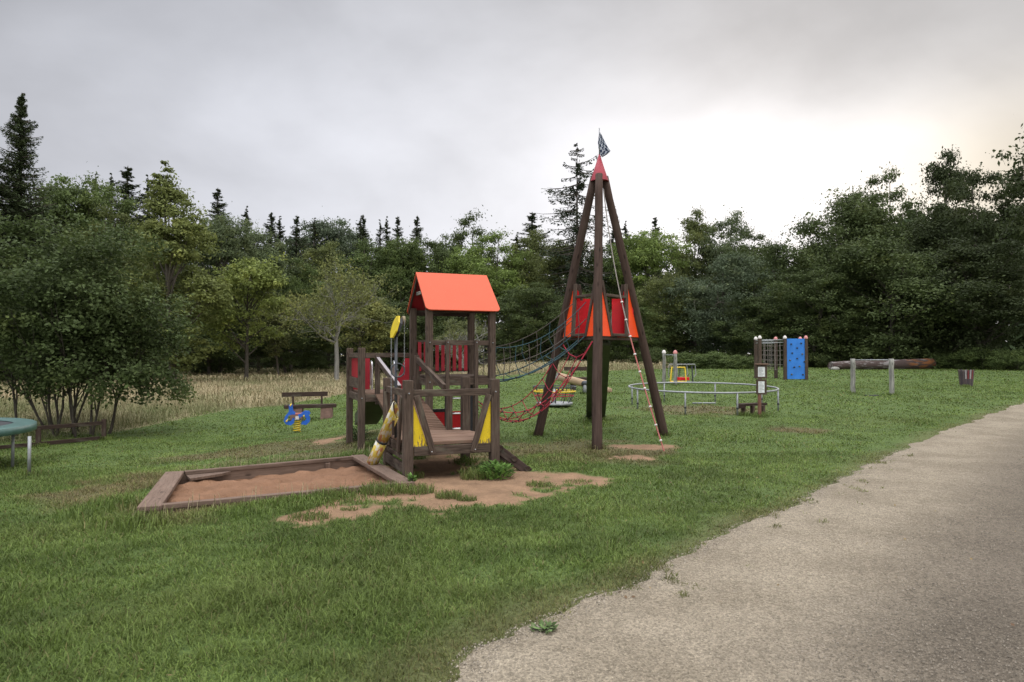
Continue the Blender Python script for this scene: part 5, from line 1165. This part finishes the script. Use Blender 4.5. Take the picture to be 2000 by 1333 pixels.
BT = [
 ('B', 150, 350, 62, 190, 'dark tree with round top right of the tallest left spruce', G_MD), ('A', 80, 400, 58, 170, 'dark tree below the tallest left spruce behind the hazel bush', G_DK),
 ('A', 225, 385, 60, 150, 'olive tree below the middle left spruce', G_OL), ('Cc', 300, 420, 66, 150, 'dark tree behind the tall yellowish tree on its left', G_DK),
 ('B', 430, 400, 64, 150, 'grey green tree right behind the tall yellowish tree', G_GR), ('Cc', 505, 445, 70, 150, 'dull green tree left of the four skyline spruces', G_GR),
 ('A', 570, 495, 72, 130, 'mid green tree below the four skyline spruces', G_MD), ('B', 645, 425, 112, 170, 'pale grey green round tree farthest back on the skyline', (0.085, 0.11, 0.065)),
 ('Cc', 640, 470, 80, 150, 'olive tree above the bare fruit tree', G_OL), ('A', 715, 470, 78, 150, 'dark green tree below the middle skyline spruces', G_MD),
 ('B', 785, 465, 80, 130, 'green tree left of the orange roof ridge', G_MD), ('A', 845, 462, 84, 130, 'dark tree behind the left end of the orange roof', G_DK),
 ('A', 905, 420, 92, 135, 'tall dark ragged tree above the orange roof', G_DK), ('A', 950, 455, 80, 165, 'bright green maple right behind the orange roof', G_LM),
 ('Cc', 1045, 455, 82, 130, 'olive brown tree left of the tripod poles', G_OL), ('B', 1110, 470, 76, 120, 'dull tree at the foot of the tall thin conifer', G_OL),
 ('A', 1190, 480, 78, 130, 'green tree seen between the tripod poles', G_MD), ('B', 1265, 455, 74, 150, 'lime green tree right of the tripod', G_LM),
 ('E', 1355, 415, 84, 130, 'tall dark tree with loose top right of the lime green tree', G_OL), ('Cc', 1435, 418, 80, 140, 'green tree with twin bumps on the skyline above the willow', G_GR),
 ('A', 1480, 455, 72, 110, 'dark tree left of the bright gap in the skyline', G_DK), ('Wl', 1415, 500, 58, 190, 'pale soft willow above the exercise posts', (0.085, 0.112, 0.062)),
 ('Lw', 1300, 540, 62, 130, 'green tree behind the right tripod leg', G_OL), ('Lw', 1235, 600, 60, 120, 'low green tree beside the right side of the pod', G_MD),
 ('Wd', 1640, 400, 58, 300, 'broad dark tree right of the bright skyline gap', G_DK), ('A', 1725, 345, 60, 150, 'tall dark tree with ragged narrow top above the turning bar', G_DK),
 ('Wd', 1740, 480, 50, 340, 'huge dark leafy tree behind the turning bar', G_DK), ('Lw', 1580, 540, 52, 170, 'dark leafy tree behind the blue climbing wall', G_DK),
 ('E', 1845, 312, 56, 170, 'tall dark open crowned tree on the right skyline', G_BACKLIT), ('A', 1935, 345, 50, 190, 'nearly black tree at the right edge of the skyline', G_BACKLIT),
 ('Lw', 1925, 480, 46, 240, 'dark spreading tree behind the litter bin', G_BACKLIT), ('Wd', 1845, 440, 52, 240, 'dark tree behind the orange end of the fallen log', G_BACKLIT),
 ('Cc', 680, 555, 66, 150, 'shadowy tree behind the bare fruit tree', G_DK), ('Lw', 560, 580, 64, 150, 'dark bushy tree between the small yellowish tree and the fruit tree', G_DK),
 ('Lw', 860, 560, 66, 150, 'dark bushy tree seen under the orange roof', G_DK), ('Lw', 1030, 560, 66, 160, 'dark bushy tree behind the rope bridge', G_DK), ('Lw', 1130, 580, 64, 140, 'dark bushy tree seen behind the pod', G_DK),
 ('Lw', 410, 560, 60, 170, 'dark bushy tree between the tall and the small yellowish trees', G_DK), ('Lw', 250, 560, 50, 200, 'dark bushy tree behind the hazel bush', G_DK), ('Lw', 770, 580, 66, 140, 'dark bushy tree left of the yellow disc', G_DK),
 ('Wd', 60, 520, 44, 260, 'dark tree behind the left half of the hazel bush', G_DK), ('Lw', 1370, 590, 60, 150, 'shadowy tree below the willow', G_DK), ('Lw', 1480, 580, 54, 150, 'dark tree behind the nets of the climbing frame', G_DK),
]
for key, u, vt, D, wp, lab, col in BT: tree(key, u, vt + (3 if 440 < u < 860 else 22 if 170 < u < 440 else -4 if u < 1500 else -16), D, wp * 1.12, lab, col, 'broadleaf_tree', 'tree', fw)
SPR = [('S3', 33, 190, 48, 175, 'tallest spruce at the left edge towering over the hazel bush', G_SP), ('S1', -35, 255, 46, 150, 'dark spruce cut by the left edge of the picture', G_SP),
 ('S1', 243, 325, 72, 95, 'spruce with broad top rising left of the tall yellowish tree', G_SP), ('S2', 287, 350, 74, 55, 'narrow spruce just left of the tall yellowish tree', G_SP),
 ('S2', 208, 345, 80, 55, 'narrow spruce left of the broad topped spruce', G_SP), ('S2', 180, 348, 84, 55, 'small spruce tip between the round dark tree and the narrow spruce', G_SP), ('S2', 305, 372, 80, 45, 'short spruce tip touching the tall yellowish tree', G_SP),
 ('S1', 428, 373, 80, 75, 'spruce top right of the tall yellowish tree', G_SP), ('S2', 488, 412, 88, 50, 'first of four skyline spruces over the small yellowish tree', G_SP), ('S1', 521, 418, 88, 60, 'second of four skyline spruces over the small yellowish tree', G_SP),
 ('S2', 548, 428, 90, 50, 'third of four skyline spruces over the small yellowish tree', G_SP), ('S1', 579, 426, 90, 52, 'fourth of four skyline spruces over the small yellowish tree', G_SP), ('S2', 612, 432, 100, 45, 'spruce tip at the left of the pale round tree', G_SP),
 ('S2', 698, 428, 94, 40, 'slim spruce tip just right of the pale round tree', G_SP), ('S1', 714, 425, 92, 48, 'spruce top above the dark green mid forest tree', G_SP), ('S2', 741, 436, 94, 38, 'short spruce between the two pairs of skyline spruces', G_SP), ('S2', 757, 431, 94, 40, 'spruce left of the paired skyline spruces near the roof', G_SP),
 ('S1', 776, 427, 94, 46, 'spruce middle of three above the yellow disc', G_SP), ('S1', 806, 425, 92, 55, 'spruce nearest to the orange roof ridge', G_SP), ('S1', 1040, 420, 88, 80, 'spruce left of the tall thin conifer', G_SP), ('S2', 1012, 462, 90, 50, 'small spruce tip right of the bright green maple', G_SP),
 ('S2', 1228, 440, 92, 45, 'small spruce tip touching the right tripod leg', G_SP), ('S1', 1283, 428, 90, 55, 'spruce tip above the lime green tree', G_SP), ('S1', 1195, 455, 90, 60, 'spruce between the tripod poles', G_SP), ('S1', 1500, 500, 78, 60, 'dark spruce in the bright skyline gap', G_SP)]
for key, u, vt, D, wp, lab, col in SPR: tree(key, u, vt - 6, D, wp * (3.0 if key != 'S3' else 1.6), lab, col, 'spruce', 'tree', 'spruces on the skyline', lean=random.Random(u).uniform(-0.035, 0.035))
tree('SP', 1128, 288, 72, 165, 'tall thin sparse conifer left behind the tripod top', (0.03, 0.042, 0.022), 'sparse_conifer', 'tree')
# near individually built trees
broad('Yt', 21, H=10, Rr=2.2, lobes=34, sub=12, lpc=80, ls=0.075, zc=0.50, zr=0.48, trunk_h=0.08, up=0.2, spire=0.5, lr=(0.2, 0.38), loose=1.1, shoots=5)
tree('Yt', 340, 372, 43, 200, 'tall slender yellowish green tree with loose top behind the hazel bush', (0.150, 0.175, 0.055), 'tall_tree')
broad('Ys', 22, H=10, Rr=3.8, lobes=24, sub=10, lpc=75, ls=0.11, zc=0.58, zr=0.38, trunk_h=0.16, up=0.4, lr=(0.2, 0.38))
tree('Ys', 482, 500, 48, 205, 'small yellowish green tree standing in the dry meadow left of the bench', G_YL, 'small_tree')
tree('Ys', 705, 560, 56, 150, 'olive green fruit tree behind the bare fruit tree', (0.175, 0.190, 0.065), 'fruit_tree')
tree('Ys', 545, 575, 58, 110, 'small olive tree between the yellowish tree and the bare fruit tree', (0.09, 0.10, 0.035), 'small_tree')
tree('Ys', 905, 625, 54, 110, 'small pale lime tree seen through the tower railing', (0.13, 0.15, 0.06), 'small_tree')
def bare_tree(u, v, vt, label, seed, depth=4, leaves=900, col=(0.12, 0.13, 0.05), spread=0.6, name='bare_fruit_tree', trunk=0.42, r0=0.16, D=None):
    p = at(u, v) if D is None else col_at(u, D); H = zat(vt, p.y) - p.z; rg = np.random.default_rng(seed); out, tips = [], []
    tp_ = [np.array([0, 0, -0.2]), np.array([0.02, 0, H * trunk * .5]), np.array([-0.05, 0.05, H * trunk])]; out.append((np.array(tp_), np.array([r0 * 1.2, r0, r0 * 0.8])))
    for k in range(5): a = k * 1.26 + rg.random(); branchy(rg, tp_[-1] - np.array([0, 0, k * 0.15]), (math.cos(a) * 0.9, math.sin(a) * 0.9, 0.75 if k else 2.0), H * 0.30, r0 * 0.5, depth - 1, out, tips, spread, 0.12, 3, 0.3)
    r = thing(name, label, 'tree', p); v_, f_ = tubes_np(out, 5); np_mesh('trunk', v_, f_, BARK_PALE, r, M=Matrix.Translation(p), smooth_=True)
    tips = np.array(tips); n = leaves; c = tips[rg.integers(0, len(tips), n)] + rg.normal(size=(n, 3)) * 0.22
    v_, f_ = leafs(c, rg.normal(size=(n, 3)) + np.array([0, 0, .4]), 0.06 + 0.05 * rg.random(n), rg); o = np_mesh('crown', v_, f_, LEAF, r, {'tint': np.repeat(rg.random(n), 4)}, M=Matrix.Translation(p)); o.color = (*col, 1)
bare_tree(657, 750, 530, 'bare fruit tree with pale grey branches and few leaves in the meadow', 5, 5, 6500, col=(0.16, 0.175, 0.06))
bare_tree(905, 748, 610, 'dead looking tree with bare twigs behind the tower railing', 9, 5, 500, D=47, trunk=0.25)
# hazel bush near left: multi-stem
def hazel():
    rg = np.random.default_rng(77); p = at(140, 850); r = thing('hazel_bush', 'large dark green multi stemmed hazel bush behind the low rail fence', 'bush', p); out, tips = [], []
    for k in range(14):
        a = rg.random() * 6.28; x0 = rg.normal() * 0.55; y0 = rg.normal() * 0.3; lean = rg.uniform(0.25, 0.75)
        d = (x0 * 0.5 + math.cos(a) * lean, math.sin(a) * lean, 1.3); branchy(rg, (x0, y0, -0.1), d, rg.uniform(1.5, 2.1), rg.uniform(0.028, 0.045), 3, out, tips, 0.42, 0.22, 3, 0.16)
    v_, f_ = tubes_np(out, 5); np_mesh('stems', v_, f_, BARK, r, M=Matrix.Translation(p), smooth_=True)
    tips = np.array(tips); n = 66000
    k = 240; dv = rg.normal(size=(k, 3)); dv /= np.linalg.norm(dv, axis=1)[:, None]; rad = rg.random(k) ** 0.4
    cc = np.stack([dv[:, 0] * 2.65 * rad + 0.1, dv[:, 1] * 2.2 * rad, 2.9 + dv[:, 2] * 2.15 * rad], -1)
    wz = (cc[:, 2] - 2.9) / 2.15; cc[:, 0] *= np.where(wz > 0, 1 - 0.35 * wz ** 2, 1); cc = cc[cc[:, 2] > 0.92 + 0.3 * rg.random(k) - 0.22 * np.clip(np.abs(cc[:, 0]) - 0.8, 0, 1.5)]
    cc = np.concatenate([cc, np.stack([rg.uniform(-1.6, 1.6, 40), rg.normal(size=40) * 0.8, 4.5 + 0.9 * rg.random(40)], -1)]); drp = np.stack([1.2 + 1.5 * rg.random(26), rg.normal(size=26) * 0.7, 0.95 + 0.9 * rg.random(26)], -1); cc = np.concatenate([cc, drp])
    ntip = tips[(tips[:, 2] > 1.0)]; sel = ntip[rg.integers(0, len(ntip), 300)]; allc = np.concatenate([cc, sel]); rs = np.concatenate([np.full(len(cc), 0.27), np.full(300, 0.20)])
    ci = rg.integers(0, len(allc), n); c = allc[ci] + rg.normal(size=(n, 3)) * rs[ci][:, None] * np.array([1, 1, 0.75]) * 0.62
    c = c[c[:, 2] > 0.45]; n = len(c)
    nr = rg.normal(size=(n, 3)) * 0.7 + np.array([0, 0, 0.9]) + (c - np.array([0, 0, 2.4])) * 0.15
    v_, f_ = leafs(c, nr, 0.034 + 0.034 * rg.random(n), rg, 0.6); o = np_mesh('foliage', v_, f_, LEAF, r, {'tint': np.repeat(np.clip(0.5 + 0.25 * rg.normal(size=n), 0, 1), 4)}, M=Matrix.Translation(p)); o.color = (0.070, 0.096, 0.034, 1)
hazel()
# overhanging tree at the right edge
broad('Rt', 31, H=10, Rr=3.0, lobes=24, sub=10, lpc=80, ls=0.075, lr=(0.2, 0.36), zc=0.62, zr=0.38, open_=0.15)
tree('Rt', 2120, 110, 34, 290, 'dark near tree reaching in at the right edge of the picture', G_BACKLIT, 'overhanging_tree')
# shrubs along the forest edge
SHR = [(1345, 690, 47, 90, 'green bramble mound behind the yellow frame'), (1400, 688, 46, 110, 'bramble mound left of the climbing frame'), (1450, 695, 45, 70, 'low bramble at the foot of the climbing frame posts'),
 (1600, 690, 50, 80, 'dark low shrub at the left end of the fallen log'), (1850, 690, 46, 110, 'green bramble right of the fallen log'), (1920, 680, 44, 120, 'bramble bank behind the litter bin'), (1985, 684, 42, 110, 'bramble bank at the right edge'), (1710, 686, 54, 130, 'dark shrub behind the middle of the fallen log'), (1560, 688, 52, 90, 'dark shrub behind the blue wall'),
 (1270, 680, 56, 90, 'dark shrub behind the right tripod leg'), (600, 690, 76, 110, 'dark undergrowth shrub between meadow and trees by the fruit tree'), (1010, 688, 72, 120, 'undergrowth shrub behind the rope bridge'), (780, 690, 74, 120, 'undergrowth shrub left of the tower'), (410, 690, 66, 120, 'undergrowth shrub left of the small yellowish tree'), (1180, 688, 66, 110, 'undergrowth shrub behind the pod slide')]
for u, vt, D, wp, lab in SHR: tree('Sh', u, vt, D, wp, lab, G_MD if D < 50 else G_DK, 'shrub', 'shrub', 'shrubs along the forest edge')
# far wood closing the gaps
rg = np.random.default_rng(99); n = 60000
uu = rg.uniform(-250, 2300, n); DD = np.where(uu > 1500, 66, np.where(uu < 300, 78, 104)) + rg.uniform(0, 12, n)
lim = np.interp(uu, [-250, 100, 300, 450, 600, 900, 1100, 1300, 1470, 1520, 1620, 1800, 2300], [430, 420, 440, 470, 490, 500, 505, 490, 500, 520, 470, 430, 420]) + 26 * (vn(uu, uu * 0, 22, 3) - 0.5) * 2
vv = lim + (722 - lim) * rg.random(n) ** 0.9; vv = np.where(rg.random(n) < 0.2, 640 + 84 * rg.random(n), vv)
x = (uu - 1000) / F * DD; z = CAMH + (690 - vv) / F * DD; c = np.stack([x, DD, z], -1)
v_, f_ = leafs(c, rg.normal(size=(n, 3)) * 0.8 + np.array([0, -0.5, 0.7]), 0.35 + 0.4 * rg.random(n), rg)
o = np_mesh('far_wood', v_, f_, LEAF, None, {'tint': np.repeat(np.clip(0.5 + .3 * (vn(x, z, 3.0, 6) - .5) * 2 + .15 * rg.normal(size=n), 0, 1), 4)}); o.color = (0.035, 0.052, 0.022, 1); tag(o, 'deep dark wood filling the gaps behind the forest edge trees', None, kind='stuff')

rg = np.random.default_rng(5); n = 170; yy3 = 3 + 12 * rg.random(n) ** 1.3; xx3 = np.where(rg.random(n) < 0.4, edge_x(yy3) + rg.random(n) * 3, edge_x(yy3) - rg.random(n) ** 1.5 * 5)
v_, f_ = leafs(np.stack([xx3, yy3, gz(xx3, yy3) + np.where(xx3 > edge_x(yy3), 0.022, 0.05)], -1), rg.normal(size=(n, 3)) * 0.35 + np.array([0, 0, 1.0]), 0.008 + 0.012 * rg.random(n), rg, 0.55)
def m_dead():
    m, nt, b = newmat('dead_leaf'); t = NT(nt); nt.links.new(t.mix(t.attr('tint'), (0.10, 0.055, 0.025), (0.24, 0.17, 0.06)), b.inputs['Base Color']); b.inputs['Roughness'].default_value = 0.8; return m
o = np_mesh('fallen_leaves', v_, f_, m_dead(), None, {'tint': np.repeat(rg.random(n), 4)}); tag(o, 'scattered small brown fallen leaves on path and lawn', None, kind='stuff')
# tufts and weeds on the bare sand
def tuft(u, v, rad, h, n, label, wide=0.006, dr=0.1):
    p = at(u, v); rg = np.random.default_rng(int(u)); a = rg.random(n) * 6.28; q = rad * np.sqrt(rg.random(n)); x, y = p.x + q * np.cos(a) * 1.3, p.y + q * np.sin(a)
    vv_, ff_ = blades(x, y, h * (0.4 + 0.6 * rg.random(n)), np.full(n, wide), 0.2 + 0.65 * rg.random(n), rg)
    o = np_mesh('grass_tuft', vv_ - np.array(p), ff_, GRASS, None, {'tint': np.repeat(rg.random(n), 5), 'dry': np.repeat((rg.random(n) < 0.2) * 0.8 * 1.0 + dr, 5)}, M=Matrix.Translation(p)); tag(o, label, 'grass tuft', 'grass tufts on the bare sand')
for a_ in ((605, 1012, 0.16, 0.09, 380, 'flat green tuft at the left end of the sandy patch'), (877, 972, 0.12, 0.12, 380, 'round grass tuft in the middle of the bare sand below the platform'), (912, 977, 0.09, 0.08, 260, 'small tuft just right of the round tuft below the platform'),
           (750, 962, 0.20, 0.18, 700, 'thick grass clump against the front sandpit board'), (815, 962, 0.15, 0.14, 420, 'grass tuft at the right front corner of the sandpit'), (1052, 949, 0.12, 0.09, 300, 'low tuft near the right end of the sandy patch'),
           (645, 970, 0.17, 0.16, 500, 'grass clump at the sandpit board left of the thick clump'), (935, 935, 0.18, 0.24, 420, 'spiky grass clump left of the leafy weed under the platform'), (1130, 942, 0.14, 0.06, 220, 'faint flat tuft at the far right of the sandy patch'), (682, 996, 0.07, 0.06, 140, 'tiny tuft on the sand below the sandpit')): tuft(*a_)
def weed(u, v, rad, h, n, label, col, ls=0.035):
    p = at(u, v); rg = np.random.default_rng(int(u) + 1); r = thing('leafy_weed', label, 'weed', p); a = rg.random(n) * 6.28; q = rad * rg.random(n) ** 0.6; z = h * rg.random(n) * (1 - 0.5 * q / rad)
    c = np.stack([q * np.cos(a), q * np.sin(a), z + 0.02], -1); dv = np.stack([np.cos(a), np.sin(a), 0.5 * np.ones(n)], -1) + rg.normal(size=(n, 3)) * 0.3
    v_, f_ = leafs(c, np.stack([-np.cos(a) * .5, -np.sin(a) * .5, np.ones(n)], -1) + rg.normal(size=(n, 3)) * 0.3, ls * (0.7 + 0.9 * rg.random(n)), rg, 0.42, dv)
    o = np_mesh('leaves', v_, f_, LEAF, r, {'tint': np.repeat(rg.random(n), 4)}, M=Matrix.Translation(p)); o.color = (*col, 1)
    st = [(np.array([[0, 0, -0.02], [x * 0.5, y * 0.5, zz3 * 0.6], [x, y, zz3]]), np.array([0.004, 0.003, 0.002])) for x, y, zz3 in c[:40]]; v_, f_ = tubes_np(st, 4); np_mesh('stalks', v_, f_, BARK, r, M=Matrix.Translation(p))
weed(968, 934, 0.24, 0.24, 420, 'bright leafy weed growing at the right front platform post', (0.11, 0.20, 0.045))
weed(700, 862, 0.22, 0.34, 260, 'leafy weed between the two left tower posts', (0.075, 0.12, 0.04), 0.03)
weed(803, 950, 0.06, 0.15, 60, 'small weed sprouting at the corner of the sandpit', (0.12, 0.22, 0.05), 0.03)
weed(1062, 1235, 0.07, 0.025, 34, 'flat leafy weed on the path edge in the foreground', (0.13, 0.20, 0.07), 0.022)
print('faces', sum(len(m.polygons) for m in bpy.data.meshes))
